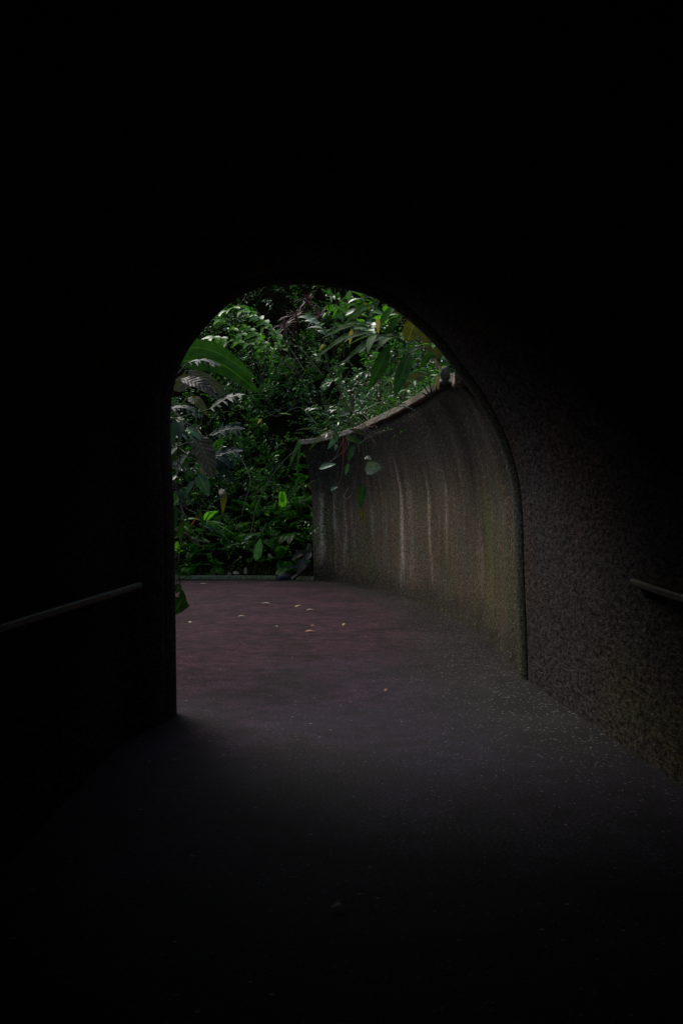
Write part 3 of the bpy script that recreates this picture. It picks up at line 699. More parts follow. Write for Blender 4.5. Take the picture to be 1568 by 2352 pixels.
cane_plant('leafy_plant', 'young shoot with one lime oval leaf at the low left edge', 'plant', LR(12, .3),
    [[LR(12, .3), at(395, 1290, 12), at(406, 1262, 12)]], .14, .04, 'leaf_bright', nleaf=3, t0=.7, droop=.1)
for k, (pts, lab) in enumerate([
    ([(385, 930, 10.5), (420, 965, 10.4), (450, 985, 10.4), (462, 997, 10.3)], 'pale bare forked branch reaching in at the upper left edge'),
    ([(385, 1010, 10), (412, 1030, 10), (432, 1045, 9.9), (455, 1062, 9.9)], 'pale bare branch just above the curled silver leaf'),
    ([(398, 1100, 10), (414, 1150, 10), (422, 1200, 9.9), (410, 1290, 9.9)], 'thin grey branch hanging down the left edge'),
    ([(395, 1215, 10), (430, 1228, 10), (445, 1240, 10), (480, 1245, 10)], 'thin low branch crossing the left edge above the ferns')]):
    pp = [at(*p) for p in pts]; t = thing('branch', pp[0], lab, 'branch', 'bare branches'); b = Buf()
    tube(b, pp, .012, .006, 6, n=14); q = pp[1]; tube(b, [q, q+Vector((.06, 0, -.08)), q+Vector((.16, -.02, -.12))], .007, .003, 5)
    q = pp[2]; tube(b, [q, q+Vector((.05, 0, .05)), q+Vector((.07, -.02, .14))], .006, .002, 5); b.build('wood', M['twig'], t)

# vine at the mouth's left jamb
vp = [at(388, 1270, 8.6), at(404, 1290, 8.6), at(412, 1325, 8.6), at(414, 1358, 8.6), at(412, 1380, 8.6)]
t = thing('vine', vp[0], 'thin dark vine with a heart-shaped leaf hanging over the path at the left jamb', 'vine'); bs = Buf(); tube(bs, vp, .006, .004, 5, n=20)
tube(bs, [vp[2], at(400, 1352, 8.6), at(396, 1350, 8.6)], .004, .003, 5); bs.build('stem', M['bark'], t)
b = Buf(); leaves(b, [V3(at(412, 1352, 8.6)), V3(at(413, 1340, 8.6)), V3(at(410, 1365, 8.6))], np.array([(.5, -.1, -.6), (-.3, -.2, -.9), (.8, 0, -.5)]), (0, -1, .2), [.1, .08, .09], [.018, .03, .02], .2, .3, .3, 6)
blade(b, at(418, 1376, 8.6), at(398, 1412, 8.55), .085, .0, (0.2, -1, .3), .1, 14, 'heart', .2); b.build('leaf', M['leaf_dark'], t)

# --- upper left glossy shrub with ladder-like leaves
cane_plant('glossy_shrub', 'glossy shrub with ladder-like rows of leaves at the top left of the opening', 'shrub', at(690, 860, 25.01),
    [[at(700, 880, 25.01), at(655, 800, 24.64), at(600, 735, 24.4), at(530, 700, 24.16)], [at(700, 880, 25.01), at(640, 820, 24.64), at(600, 780, 24.4), at(560, 745, 24.28)],
     [at(690, 860, 25.13), at(600, 800, 24.89), at(530, 780, 24.64), at(480, 775, 24.4)], [at(700, 880, 25.01), at(640, 790, 24.64), at(620, 750, 24.4), at(575, 712, 24.28)],
     [at(640, 820, 24.77), at(560, 770, 24.64), at(510, 735, 24.4), at(500, 720, 24.4)]],
    .46, .075, 'leaf_bright', nleaf=15, t0=.3, droop=.4, stemmat='twig', spread=1.1)
cane_plant('young_tree', 'bright green sapling with small opposite leaves left of the red plants', 'sapling', at(600, 860, 25.08),
    [[at(600, 870, 25.08), at(560, 800, 24.85), at(540, 770, 24.85)], [at(600, 870, 25.08), at(590, 810, 24.85), at(600, 770, 24.74)], [at(600, 870, 25.08), at(620, 820, 24.85), at(640, 790, 24.74)]],
    .23, .045, 'leaf_bright', nleaf=11, t0=.35, droop=.2, stemmat='twig')
# --- red cordylines at the top
for k, (u, v, d, lab) in enumerate([(705, 690, 24.5, 'red-leaved cordyline at the very top of the opening'), (655, 750, 24.5, 'maroon cordyline lower left of the topmost red one'), (735, 725, 24, 'wine-red cordyline half hidden behind the tall lance leaves'), (680, 725, 24.6, 'small cordyline with pale pink straps between its red neighbours')]):
    c = V3(at(u, v, hit(u, v)[0].y-1.5)); root = c+np.array([0, .2, -.5]); t = thing('cordyline', Vector(root), lab, 'cordyline', 'red cordylines'); b, bs = Buf(), Buf()
    tube(bs, [root, c], .02, .015, 6); n = 26; D = rv(n)+np.array([0, -.4, .75])
    leaves(b, np.repeat(c[None], n, 0), D, (0, -.4, 1), rng.uniform(.25, .6, n), rng.uniform(.018, .03, n), .45, .25, rng.uniform(0, 1, n), 5, 'lance')
    b.build('foliage', M['leaf_red'], t); bs.build('stem', M['bark'], t)

# --- upper right ginger canes and companions
cane_plant('ginger_plant', 'arching ginger cane with broad dark blades hanging over the coping', 'ginger plant', at(1040, 850, 13),
    [[at(1035, 850, 13), at(975, 808, 12.8), at(900, 775, 12.6), at(840, 770, 12.4)]], .42, .055, 'leaf_big', nleaf=7, t0=.3, droop=.5, tint=.5, spread=.6)
big_plant('broad_leaf_plant', 'pair of wide dark hanging blades in front of the bank at upper right', 'plant', at(1010, 830, 13.4),
    [('blade', at(893, 795, 12.4), at(846, 898, 12.0), .085, dict(sag=0, face=(.2, -1, .1), tint=.2)),
     ('blade', at(940, 812, 12.4), at(906, 912, 12.0), .085, dict(sag=0, face=(-.1, -1, .1), tint=.1)),
     ('blade', at(1005, 800, 12.8), at(960, 850, 12.6), .05, dict(sag=.03, face=(.1, -1, .1), tint=.5))], 'leaf_big')
big_plant('broad_leaf_plant', 'long strap leaves arching left from the crown of the right bank', 'plant', at(930, 800, 14),
    [('blade', at(860, 760, 13.6), at(728, 820, 13.2), .05, dict(sag=.1, face=(0, -.6, .7), tint=.4, prof='lance')),
     ('blade', at(860, 755, 13.6), at(740, 776, 13.3), .045, dict(sag=.1, face=(0, -.6, .7), tint=.9)),
     ('blade', at(905, 765, 13.6), at(780, 840, 13.2), .05, dict(sag=.09, face=(0, -.6, .7), tint=.2)),
     ('blade', at(858, 748, 13.6), at(770, 752, 13.3), .045, dict(sag=.05, face=(0, -.6, .7), tint=.5)),
     ('blade', at(870, 745, 13.8), at(917, 700, 13.5), .065, dict(sag=.03, face=(0, -.8, .4), tint=.8)),
     ('blade', at(880, 775, 13.8), at(935, 715, 13.5), .055, dict(sag=.03, face=(0, -.8, .4), tint=.4)),
     ('blade', at(860, 700, 13.8), at(790, 745, 13.6), .05, dict(sag=.06, face=(0, -.8, .6), tint=.7))], 'leaf_big')
cane_plant('leafy_plant', 'teal glossy-leaved plant in the top middle of the opening', 'plant', at(760, 800, 15),
    [[at(770, 820, 15), at(745, 760, 14.8), at(712, 728, 14.6)], [at(790, 820, 15), at(790, 740, 14.8), at(800, 690, 14.6)], [at(830, 800, 15), at(830, 750, 14.8), at(850, 745, 14.6)]],
    .26, .055, 'leaf_teal', nleaf=9, t0=.4, droop=.35)
cane_plant('leafy_plant', 'cluster of light green oval leaves beside the hanging yellow leaf', 'plant', at(850, 800, 14.4),
    [[at(860, 800, 14.4), at(850, 765, 14.2), at(830, 742, 14)], [at(870, 800, 14.4), at(880, 755, 14.2), at(885, 720, 14)]],
    .24, .06, 'leaf_bright', nleaf=8, t0=.4, droop=.3, prof='oval', tint=.3)
big_plant('broad_leaf_plant', 'long teal pointed leaf lying across the ginger cane', 'plant', at(930, 790, 13), [('blade', at(888, 774, 12.6), at(822, 812, 12.4), .05, dict(sag=.05, face=(0, -.5, .9), tint=.6)), ('blade', at(885, 785, 12.6), at(870, 800, 12.5), .03, dict(sag=.02, tint=.6))], 'leaf_teal')
big_plant('broad_leaf_plant', 'old olive-brown leaves under the right edge of the arch', 'plant', at(1020, 800, 12.5),
    [('blade', at(935, 785, 12.6), at(965, 705, 12.4), .11, dict(sag=0, face=(0, -1, .2), tint=.6, prof='oval')),
     ('blade', at(1020, 815, 12.2), at(950, 745, 12.0), .13, dict(sag=.03, face=(0, -1, .2), tint=.3, prof='oval')),
     ('blade', at(990, 855, 12.6), at(920, 890, 12.5), .06, dict(sag=.03, face=(0, -1, .3), tint=.8))], 'leaf_olive')
def hang_leaf(u, v, d, L, W, mat, label, face=(.3, -1, .1), dirv=(0.03, 0, -1)):
    p = V3(at(u, v, d)); t = thing('hanging_leaf', Vector(p), label, 'leaf', 'yellow hanging leaves'); b = Buf(); q = p+np.array(dirv)*L
    blade(b, p, q, W, .01, face, .2, 12, 'lance', .6); b.build('leaf', M[mat], t)
    b = Buf(); tube(b, [p, p+np.array([.01, .02, .05]), p+np.array([.03, .1, .1])], .003, .003, 4); b.build('stalk', M['stem'], t)
hang_leaf(867, 730, 12.8, .21, .032, 'leaf_yellow', 'pale yellow leaf with brown specks hanging at upper right')
hang_leaf(808, 755, 13.4, .21, .03, 'leaf_yellow', 'slender yellow-olive leaf hanging left of the paler yellow one', dirv=(-.15, 0, -1))
hang_leaf(601, 962, 18, .16, .02, 'leaf_yellow', 'small bright yellow leaf in the dark middle of the bank', dirv=(-.5, 0, -.6))
hang_leaf(640, 950, 18.2, .26, .03, 'leaf_bright', 'lime-yellow leaf lying flat beside the small yellow one', face=(0, -.3, 1), dirv=(.95, 0, -.1))
hang_leaf(1112*.0+1092*.0+745, 1255*.0+790, 17, .18, .018, 'leaf_yellow', 'tiny curled yellow leaf left of the long strap leaves', dirv=(-.5, 0, -.6))
# green edge sprigs by the stone
cane_plant('leafy_plant', 'fresh green sprig with a lit tip against the right edge of the arch', 'plant', at(1040, 830, 12), [[at(1045, 840, 12), at(1020, 800, 11.9), at(985, 790, 11.8)], [at(1040, 835, 12), at(1030, 800, 11.9), at(1000, 775, 11.8)]], .17, .03, 'leaf_bright', nleaf=7, droop=.3)
cane_plant('leafy_plant', 'feathery light green plant growing on the coping left of the round stone', 'plant', at(985, 900, 12.5),
    [[at(985, 905, 12.5), at(965, 880, 12.3), at(935, 872, 12.1)], [at(990, 905, 12.5), at(985, 870, 12.3), at(980, 845, 12.2)], [at(980, 908, 12.5), at(950, 895, 12.3), at(920, 900, 12.1)], [at(1000, 900, 12.5), at(1005, 870, 12.4), at(1015, 850, 12.3)]],
    .13, .018, 'leaf_bright', nleaf=11, droop=.3)
# --- ferns
fern(895, 922, 14.2, 1, .5, 'silvery fern frond arching down to the coping', 'fern_silver', dirs=[(-.85, -.3, .05)], npair=16, wid=.27, droop=.45, lw=.12)
fern(905, 935, 14.0, 1, .36, 'grey-green fern tuft just right of the silvery frond', 'fern_silver', dirs=[(.3, -.4, .3), (-.4, -.5, .5), (.7, -.3, .2), (-.8, -.2, -.2)], npair=18, wid=.22, droop=.5)
fern(748, 988, 21, 1, .62, 'pale fern frond jutting left above the far end of the wall', 'fern_silver', dirs=[(-.95, -.1, .28), (-.6, -.1, -.5)], npair=12, wid=.26, droop=.3, lw=.11)
fern(690, 1005, 20.5, 1, .9, 'long thin fern hanging straight down behind the end of the wall', 'fern', dirs=[(-.1, -.1, -1), (-.35, 0, -.9)], npair=22, wid=.07, droop=.02, lw=.13)
fern(470, 1200, 15, 5, .5, 'light green fern tuft at lower left in front of the shade', 'fern', dirs=[(.8, -.2, .3), (.7, -.2, -.15), (-.5, -.2, .4), (.3, -.3, .6), (.9, -.1, .05)])
fern(560, 1262, None, 7, .8, 'bright yellow-green fern spread low at the centre left', 'fern', out=(0, -.7, .35), sp=.5)
fern(600, 1240, None, 6, .8, 'mid green fern just above the bright low fern', 'fern', out=(0, -.7, .4), sp=.5)
fern(670, 1225, None, 6, .7, 'fern tucked in left of the wall end, knee high', 'fern', out=(0, -.7, .4), sp=.5)
fern(700, 1105, None, 6, .8, 'dark flat fern beside the upper part of the wall end', 'fern', out=(-.2, -.7, .3), sp=.5)
fern(650, 1190, None, 5, .8, 'feathery fern in the middle of the lower bank', 'fern', out=(0, -.7, .4), sp=.5)
fern(440, 1275, None, 6, .7, 'fern with pointed leaflets at the lowest left corner of the bank', 'fern', out=(0, -.7, .4), sp=.5)
fern(500, 1300, None, 5, .5, 'small fern right behind the kerb', 'fern', out=(0, -.7, .4), sp=.5)
for u, v, lab in [(540, 1000, 'fern fanning sideways behind the grey fingered leaves'), (620, 1060, 'fern fanning sideways in the dark centre left of the coping'), (580, 1180, 'arching fern above the bright low fern'), (690, 1180, 'arching fern close to the wall end'), (520, 1240, 'arching fern low on the left of the bank'), (450, 1300, 'little fern at the kerb by the left jamb'), (640, 1285, 'little fern at the kerb beside the boulders')]:
    a_ = rng.uniform(0, 6.28, 7)
    fern(u, v, None, 7, .75, lab, 'fern', dirs=np.stack([np.cos(a_), -.45+0*a_, np.sin(a_)*.7+.35], 1), droop=.4)
# --- shrubs on the bank (own label each)
for a in [
    (600, 880, None, 1.5, 'airy shrub with tiny glossy leaves in the centre left of the bank', 'leaf', .1, .026, 46, .55),
    (680, 800, None, 1.5, 'shrub on dark ground just below the red cordylines', 'leaf', .12, .028, 40, .6),
    (760, 850, None, 1.4, 'fine-leaved shrub below the strap leaves near the centre', 'leaf_bright', .10, .022, 36, .3),
    (650, 930, None, 1.5, 'bushy shrub with silvery reflections in the exact centre of the bank', 'leaf_teal', .10, .022, 40, .3),
    (560, 980, None, 1.4, 'vivid green leafy shrub right of the fingered grey leaves', 'leaf_bright', .10, .026, 38, .3),
    (720, 920, None, 1.3, 'loose shrub with olive leaves above the far coping', 'leaf', .12, .024, 34, .8),
    (620, 1020, None, 1.2, 'sparse shrub with bright opposite leaves below the centre', 'leaf_bright', .11, .03, 22, .5),
    (560, 1060, None, 1.2, 'thin twiggy shrub over the deep shade at left centre', 'leaf', .09, .026, 20, .8),
    (650, 1090, None, 1.1, 'low open shrub in the shade left of the wall end', 'leaf', .10, .022, 22, .7),
    (540, 1140, None, 1.1, 'shadowed shrub below the dangling yellow-green leaf', 'leaf_dark', .10, .028, 26, .6),
    (640, 1165, None, 1.0, 'rounded mossy-looking bush under the pale lime leaf', 'leaf', .07, .02, 34, .8),
    (460, 1240, None, 1.0, 'dim leafy bush low at the left edge of the bank', 'leaf', .10, .028, 26, .4),
    (800, 880, 15.5, 1.0, 'shrub with narrow grey-green leaves above the middle of the coping', 'leaf_teal', .16, .026, 18, .4),
    (960, 850, 14.0, .9, 'tangled shrub behind the wide hanging blades', 'leaf', .12, .028, 26, .6),
    (870, 850, 16, 1.1, 'dark shrub filling the gap left of the hanging blades', 'leaf', .12, .025, 26, .4),
    (780, 940, 17.5, 1.1, 'silver-tipped shrub leaning over the coping at its middle', 'leaf_teal', .2, .03, 14, .6),
    (505, 840, None, 1.4, 'leafy shrub half hidden behind the banana blades', 'leaf', .10, .026, 34, .6),
    (830, 700, 15.6, 1.0, 'shrub with pointed leaves touching the crown of the arch at right', 'leaf', .2, .034, 16, .5),
    (970, 745, 14.5, .9, 'olive shrub behind the old brownish leaves', 'leaf_olive', .16, .035, 18, .5),
    (520, 900, None, 1.5, 'fine-leaved bright bush just right of the banana blades', 'leaf_bright', .09, .024, 44, .3),
    (590, 940, None, 1.5, 'dense mid-green bush left of the small yellow leaf', 'leaf', .09, .025, 48, .7),
    (700, 870, None, 1.4, 'glossy mid-green bush above the centre of the bank', 'leaf', .10, .026, 44, .8),
    (640, 870, None, 1.3, 'bright bush with tight leaf clusters below the glossy shrub', 'leaf_bright', .09, .024, 40, .4),
    (530, 1040, None, 1.2, 'glossy bush behind the grey fingered leaves', 'leaf', .09, .024, 36, .7),
    (590, 1120, None, 1.1, 'sprawling green bush in the lower middle of the bank', 'leaf_bright', .08, .02, 34, .2),
    (680, 1150, None, 1.0, 'leafy bush touching the wall end at knee height', 'leaf_bright', .08, .02, 34, .1),
    (460, 1150, None, 1.2, 'soft green bush behind the hanging dark leaves at left', 'leaf', .08, .02, 34, .5),
    (500, 1210, None, 1.0, 'low bright bush between the two left ferns', 'leaf_bright', .07, .018, 34, .2),
    (590, 690, None, 1.2, 'dim small-leaved tree branch at the upper left of the arch', 'leaf_dark', .10, .026, 30, .6)]:
    shrub(a[0], a[1], a[2], a[3], a[4], a[5], a[6], a[7], a[8], hue=a[9])
# notable single leaves low on the bank
big_plant('broad_leaf_plant', 'lime green leaf pair with holes standing out on the shaded bank', 'plant', at(650, 1165, 21.5),
    [('blade', at(648, 1165, 21.4), at(652, 1128, 21.3), .085, dict(sag=0, face=(.2, -1, .2), tint=.6, prof='oval')), ('blade', at(648, 1150, 21.4), at(644, 1128, 21.3), .06, dict(sag=0, face=(-.2, -1, .2), tint=.5, prof='oval'))], 'leaf_bright')
big_plant('broad_leaf_plant', 'pointed teal leaf standing among the low ferns near the path', 'plant', at(592, 1300, 22.4), [('blade', at(588, 1288, 22.3), at(598, 1236, 22.2), .1, dict(sag=0, face=(.2, -1, .3), tint=.6))], 'leaf_teal')
big_plant('broad_leaf_plant', 'blue-grey long leaf in the lower left bank', 'plant', at(480, 1230, 20), [('blade', at(495, 1222, 19.5), at(458, 1204, 19.3), .08, dict(sag=.03, face=(.2, -.6, .8), tint=.3))], 'leaf_silver')

# long bare stems crossing the bank
for pts, lab in [
    ([(850, 1010), (770, 985), (735, 960), (700, 900)], 'olive stem rising left from the coping'),
    ([(868, 1005), (835, 965), (800, 930), (762, 870), (745, 820)], 'long thin stem slanting up behind the silver-tipped shrub'),
    ([(700, 860), (660, 800), (615, 755), (590, 720)], 'pale stem running up through the glossy shrub'),
    ([(740, 870), (690, 810), (640, 795), (580, 795)], 'thin horizontal stem under the glossy shrub'),
    ([(720, 1010), (650, 1070), (600, 1150), (580, 1230)], 'thin stem arching down left from the wall end'),
    ([(730, 985), (690, 945), (640, 965), (610, 950)], 'kinked pale stem beside the bright yellow leaf'),
    ([(560, 1060), (580, 1110), (570, 1150), (560, 1190)], 'short brown stem in the darkest part of the bank')]:
    pp = []
    for u, v in pts:
        p = hit(u, v)[0]; pp.append(p+Vector((0, -.55, .05)) if p.y > 18 else p+Vector((-.2, -.3, .1)))
    t = thing('branch', pp[0], lab, 'branch', 'bare branches'); b = Buf(); P = tube(b, pp, .013, .007, 5, n=24)
    for k in (6, 11, 16): q = P[k]; tube(b, [q, q+np.array([rng.normal(0, .12), -.05, .12]), q+np.array([rng.normal(0, .25), -.08, .3])], .006, .003, 4)
    b.build('wood', M['twig'], t)

# --- round stone and dry leaves on the coping by the arch
def rock(name, c, r, label, mat, seed, sq_=(1, 1, 1), group=None, cat='stone'):
    t = Buf(); nu, nv = 28, 18; rg = np.random.default_rng(seed); ph = rg.uniform(0, 6, 6)
    th = np.linspace(0, 2*np.pi, nu, endpoint=False)[None, :]; la_ = np.linspace(-np.pi/2, np.pi/2, nv)[:, None]
    x = np.cos(la_)*np.cos(th); y = np.cos(la_)*np.sin(th); z = np.sin(la_)+0*th
    k = 1+.10*np.sin(3*x+ph[0])+.09*np.sin(4*y+ph[1]+2*z)+.06*np.sin(7*z+ph[2]+5*x)+.03*np.sin(11*y+ph[3])
    V = np.stack([x*k*r*sq_[0], y*k*r*sq_[1], z*k*r*sq_[2]], -1)+np.array(list(c)); grid(t, V, closed_u=True)
    o = t.build(name, M[mat], None); tag(o, label, cat, group); return o
rock('stone', at(1021, 858, 11.3), .072, 'pale egg-shaped stone standing on the coping at the right end', 'pale_rock', 4, (.75, .8, 1.25))
rock('stone', at(1018, 882, 11.4), .07, 'dark lump under the pale egg-shaped stone', 'rock', 9, (1, 1, .7))
def dry(p, d, L, W, label, mat='leaf_dry', face=(0, 0, 1), group='fallen leaves on the path', name='fallen_leaf', curl=.15, sag=.012):
    t = Buf(); p = V3(p); d = nrm(np.array(d, float)); blade(t, p-d*L/2, p+d*L/2, W, sag, face, curl, 8, 'oval', rng.uniform(.2, .9), .01)
    return tag(t.build(name, M[mat], None), label, 'leaf', group)
dry(at(1004, 878, 11.2), (.1, 0, -1), .17, .025, 'long dry pinkish leaf stuck upright on the coping beside the stone', face=(0, -1, 0), group='dry leaves on the coping', name='dry_leaf')
dry(at(1012, 850, 11.3), (.5, 0, -.8), .12, .02, 'small dry leaf leaning against the pale stone', face=(0, -1, 0), group='dry leaves on the coping', name='dry_leaf')
dry(at(1000, 835, 11.6), (.3, 0, -1), .14, .02, 'dry curled leaf caught in twigs above the stone', face=(0, -1, 0), group='dry leaves on the coping', name='dry_leaf')
dry(at(478, 893, 10.9), (.8, 0, -.4), .2, .04, 'tan dead leaf lodged between the silvery leaves on the left', face=(0, -1, .2), group='dry leaves on the coping', name='dry_leaf')

# --- vine over the wall
def lerp(pts, q): return smooth_path(pts, 40)[int(q*39)]
wv = [[at(905, 985, 17.8), at(860, 1000, 17.5), at(830, 1015, 17.2), at(810, 1040, 17.4), at(822, 1062, 17.8), at(815, 1115, 18.6), at(800, 1145, 18.7), at(790, 1140, 18.8), at(800, 1120, 18.8)],
      [at(870, 995, 17.6), at(825, 985, 17.4), at(790, 1010, 17.6), at(770, 1050, 18.3), at(750, 1065, 19)],
      [at(880, 990, 17.6), at(840, 1005, 17.3), at(835, 1040, 17.3), at(860, 1075, 17.3)],
      [at(800, 1000, 17.6), at(790, 1040, 18), at(785, 1090, 18.6), at(772, 1120, 18.9)],
      [at(815, 1060, 17.8), at(832, 1090, 18), at(828, 1150, 18.1), at(832, 1185, 18.1)]]
t = thing('climbing_vine', wv[0][0], 'tangled vine with pale stems and mixed leaves spilling over the coping', 'vine'); bs = Buf()
for s_ in wv: tube(bs, s_, .009, .005, 6, n=30)
for k in range(12):
    a = V3(at(rng.uniform(800, 880), rng.uniform(980, 1012), 17.4)); tube(bs, [a, a+rv(1, .12)[0]+np.array([0, -.05, .05]), a+rv(1, .25)[0]+np.array([0, -.05, -.1])], .006, .003, 5)
bs.build('stem', M['twig'], t)
for pa, pb, W, mt, pr in [((778, 998, 17.9), (752, 1032, 17.9), .07, 'leaf_teal', 'lance'), ((732, 1076, 18.8), (771, 1066, 18.6), .07, 'leaf_teal', 'oval'), ((772, 1020, 17.7), (770, 1035, 17.6), .04, 'leaf_teal', 'oval'),
    ((758, 1127, 18.9), (776, 1118, 18.8), .045, 'leaf_teal', 'oval'), ((795, 1003, 17.4), (835, 1022, 17.2), .08, 'leaf_big', 'oval'), ((812, 1022, 17.3), (800, 1060, 17.3), .07, 'leaf_dark', 'oval'), ((842, 1000, 17.2), (800, 985, 17), .06, 'leaf_olive', 'oval'),
    ((834, 1115, 18), (826, 1165, 18), .1, 'leaf_dark', 'oval'), ((826, 1168, 18), (834, 1200, 18), .05, 'leaf_olive', 'lance'), ((838, 1050, 17.4), (852, 1056, 17.3), .06, 'leaf_dark', 'oval'),
    ((735, 1000, 18.8), (770, 990, 18.6), .05, 'leaf_olive', 'lance'), ((780, 955, 17), (812, 948, 16.9), .04, 'leaf_silver', 'lance'), ((800, 1065, 17.5), (793, 1092, 17.5), .045, 'leaf_teal', 'lance')]:
    W *= .8; b = Buf(); blade(b, at(*pa), at(*pb), W, .01, (.1, -.9, .5), .15, 10, pr, .5)
    allv = np.vstack([smooth_path(s_, 30) for s_ in wv]); q_ = V3(at(*pa)); nr = allv[np.argmin(np.linalg.norm(allv-q_, axis=1))]
    tube(b, [nr, (nr+q_)/2+np.array([0, -.03, .04]), q_], .005, .004, 5, n=8); b.build('leaf', M[mt], t)
b = Buf(); blade(b, at(838, 1080, 17.2), at(877, 1074, 17.1), .13, .01, (.1, -.9, .4), .25, 10, 'oval', .9, .05)
o = b.build('leaf', M['leaf_teal'], t); o.data.materials[0] = leafmat('pale_crumpled_leaf', (.16, .2, .1), (.24, .28, .15), None, rough=.6, rib=4); o['label'] = 'pale crumpled leaf'
b = Buf(); tube(b, [at(789, 1005, 17.3), at(788, 1030, 17.3), at(786, 1050, 17.4)], .016, .01, 5); o = b.build('red_stalk', M['scarlet'], t)

# --- boulders, stump and dead fronds at the end of the wall
rock('boulder', (-1.35, 23.55, .06), .16, 'dark wet boulder lying at the far path edge, front one of its pair', 'rock', 1, (1.2, .8, .65), 'dark boulders at the far path edge', 'boulder')
rock('boulder', (-1.05, 23.6, .05), .12, 'small dark wet boulder touching the front one on its right', 'rock', 2, (1.2, .8, .6), 'dark boulders at the far path edge', 'boulder')
rock('boulder', (-1.2, 23.9, .22), .2, 'dark boulder resting behind the wet pair', 'rock', 3, (1.4, .7, .6), 'dark boulders at the far path edge', 'boulder')
t = thing('tree_stump', (-.86, 23.55, 0), 'rough bark-covered stump pressed against the far end of the wall', 'stump'); b = Buf()
P = tube(b, [(-.74, 23.6, -.1), (-.80, 23.6, .3), (-.76, 23.6, .6), (-.72, 23.6, .85)], .13, .08, 12, n=14); b.build('trunk', M['bark'], t)
b = Buf(); tube(b, [(-.82, 23.45, .3), (-1.05, 23.35, .1), (-1.2, 23.3, -.05)], .06, .02, 8); b.build('root', M['bark'], t)
t = thing('dead_frond', at(712, 1275, 23), 'large dead brown leaf drooping to the ground left of the stump', 'dead leaf')
b = Buf(); blade(b, at(715, 1268, 23), at(682, 1320, 22.8), .13, .14, (0, -.8, .5), .3, 12, 'lance', .1); b.build('leaf', M['leaf_dusky'], t)
b = Buf(); blade(b, at(712, 1275, 23), at(668, 1288, 22.8), .08, .1, (0, -.8, .5), .3, 12, 'lance', .1); b.build('leaf', M['leaf_dusky'], t)
for u, v, lab in [(566, 1312, 'tan dry leaf standing in the moss behind the kerb'), (545, 1318, 'pinkish dry leaf in the moss left of the tan one'), (530, 1322, 'leftmost dry leaf in the moss behind the kerb'), (600, 1258, 'orange-brown dry leaf caught above the teal leaf'), (622, 1280, 'curled brown leaf hanging right of the teal leaf')]:
    p = hit(u, v)[0]; dry(p+Vector((0, -.25, .03)), (rng.normal(), 0, rng.normal()), .16, .04, lab, face=(0, -.8, .4), group='dry leaves in the moss', name='dry_leaf')

# --- fallen leaves on the path
def ground(u, v): d = CH*F/(v-1176); p = at(u, v, d); p.z = .014; return p
for u, v, L, W, mt, dr, lab in [
    (610, 1388, .17, .03, 'leaf_dry', (1, -.3, .05), 'pale curled leaf on the path, left of the big yellow one'),
    (686, 1394, .16, .03, 'leaf_yellow', (1, .9, .1), 'largest bright yellow leaf on the red path'),
    (712, 1403, .12, .025, 'leaf_dry', (1, 0, 0), 'pale flat leaf just right of the yellow one'),
    (555, 1418, .12, .022, 'leaf_dry', (1, .1, 0), 'pale slim leaf on the left half of the path'),
    (439, 1432, .07, .03, 'leaf_dry', (1, 1, 0), 'small whitish leaf near the left jamb'),
    (790, 1437, .06, .022, 'leaf_yellow', (1, 1, .4), 'tiny yellow leaf fragment at mid path'),
    (712, 1453, .13, .035, 'leaf_orange', (1, .1, 0), 'rusty orange leaf nearest the middle of the red path'),
    (718, 1440, .05, .02, 'leaf_orange', (1, .1, 0), 'orange fragment just above the rusty leaf'),
    (468, 1342, .15, .03, 'leaf_dry', (1, .1, 0), 'pale leaf at the far edge of the path next to the kerb'),
    (634, 1442, .06, .02, 'leaf_dry', (1, -.5, 0), 'small buff leaf scrap left of the rusty leaf'),
    (887, 1590, .04, .014, 'leaf_orange', (1, .4, 0), 'tiny orange scrap where the path turns grey'),
    (778, 2090, .06, .02, 'leaf_dry', (1, .2, 0), 'lone pale scrap on the dark path near the viewer'),
    (850, 2005, .03, .01, 'leaf_dry', (1, .2, 0), 'tiny pale speck of leaf beyond the nearest scrap')]:
    p = ground(u, v)
    if v < 1350: p.y -= .05
    dry(p, dr, L, W, lab, mt, (0, -.1, 1))

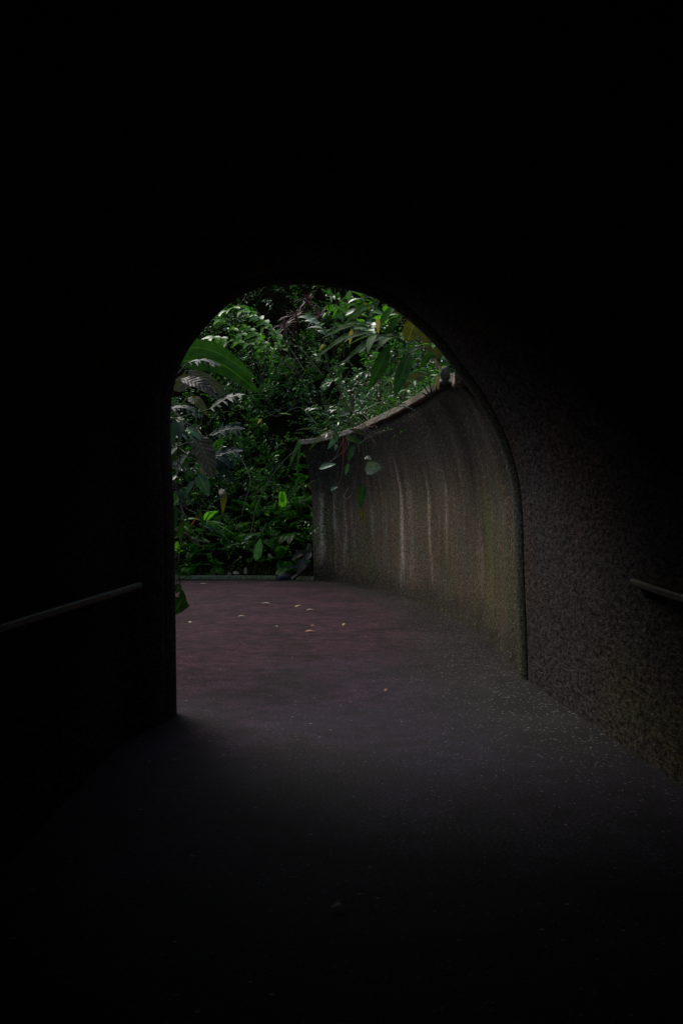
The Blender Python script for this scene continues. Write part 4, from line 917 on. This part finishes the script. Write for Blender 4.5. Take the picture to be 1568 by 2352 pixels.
# ------------------------------------------------------------ trees above the bank (shade the top, close the sky)
def tree(x, y, z, h, cr, label, nn=700):
    t = thing('tree', (x, y, z), label, 'tree', 'trees above the bank'); b, bs, bl = Buf(), Buf(), Buf()
    top = V3((x+rng.normal(0, .4), y-1.2, z+h)); tube(b, [(x, y, z-.5), (x+.2, y-.3, z+h*.5), top], .17, .06, 9, n=16)
    C, G = [], []
    for k in range(13):
        f = rng.uniform(.45, 1); p0 = V3((x, y, z))*(1-f)+top*f; d = nrm(rv(1)[0]*np.array([1, 1, .35])+np.array([0, -.3, .25])); e = p0+d*cr*rng.uniform(.6, 1)
        tube(b, [p0, (p0+e)/2+np.array([0, 0, .25]), e], .05, .012, 5, n=8)
        for j in range(nn//13):
            q = p0+(e-p0)*rng.uniform(.3, 1.05)+rv(1, cr*.16)[0]; C.append(q); G.append(d+rv(1, .7)[0])
    b.build('trunk', M['bark'], t); C = np.array(C)
    sprays(bl, bs, C, np.array(G), rng.uniform(.4, .8, len(C)), 8, rng.uniform(.13, .2, len(C)), rng.uniform(.035, .05, len(C)), rng.random(len(C))*.7, ns=3, stems=False)
    bl.build('crown', M['leaf_dark'], t)
def bankz(x, y):
    p = BB.ray_cast(Vector((x, y, 60)), Vector((0, 0, -1)))[0]; return p.z if p else 5
for x, y, h, cr, lab in [(-4.6, 33.5, 4.6, 3.2, 'dark tree over the top left of the garden bank'), (-1.2, 34, 4.6, 3.0, 'dark tree above the red cordylines'), (4, 31.5, 4.2, 2.6, 'dark tree above the right part of the bank'), (7, 22.5, 3.8, 2.4, 'dark tree high behind the retaining wall')]:
    tree(x, y, bankz(x, y), h, cr, lab)

# litter gathered along the wall foot and the kerb
b = Buf(); n = 1500; i_ = rng.integers(0, len(right)-8, n); k_ = rng.random(n)
P = right[i_]*(1-k_[:, None])+right[i_+1]*k_[:, None]
Tr = nrm(right[i_+1]-right[i_]); Nr = np.stack([-Tr[:, 1], Tr[:, 0], Tr[:, 2]], 1)
P = P+Nr*(np.abs(rng.normal(0, .16, n))+.03)[:, None]; P[:, 2] = .012
leaves(b, P, rv(n)*np.array([1, 1, .12]), rv(n)*.25+np.array([0, 0, 1.]), rng.uniform(.008, .028, n)*rng.choice([.6, 1, 1.8], n, p=[.6, .3, .1]), rng.uniform(.003, .008, n), -.15, .4, rng.random(n), 2)
tag(b.build('leaf_litter', M['litter'], None), 'crumbs of dry leaf gathered along the foot of the curved wall', 'litter', kind='stuff')
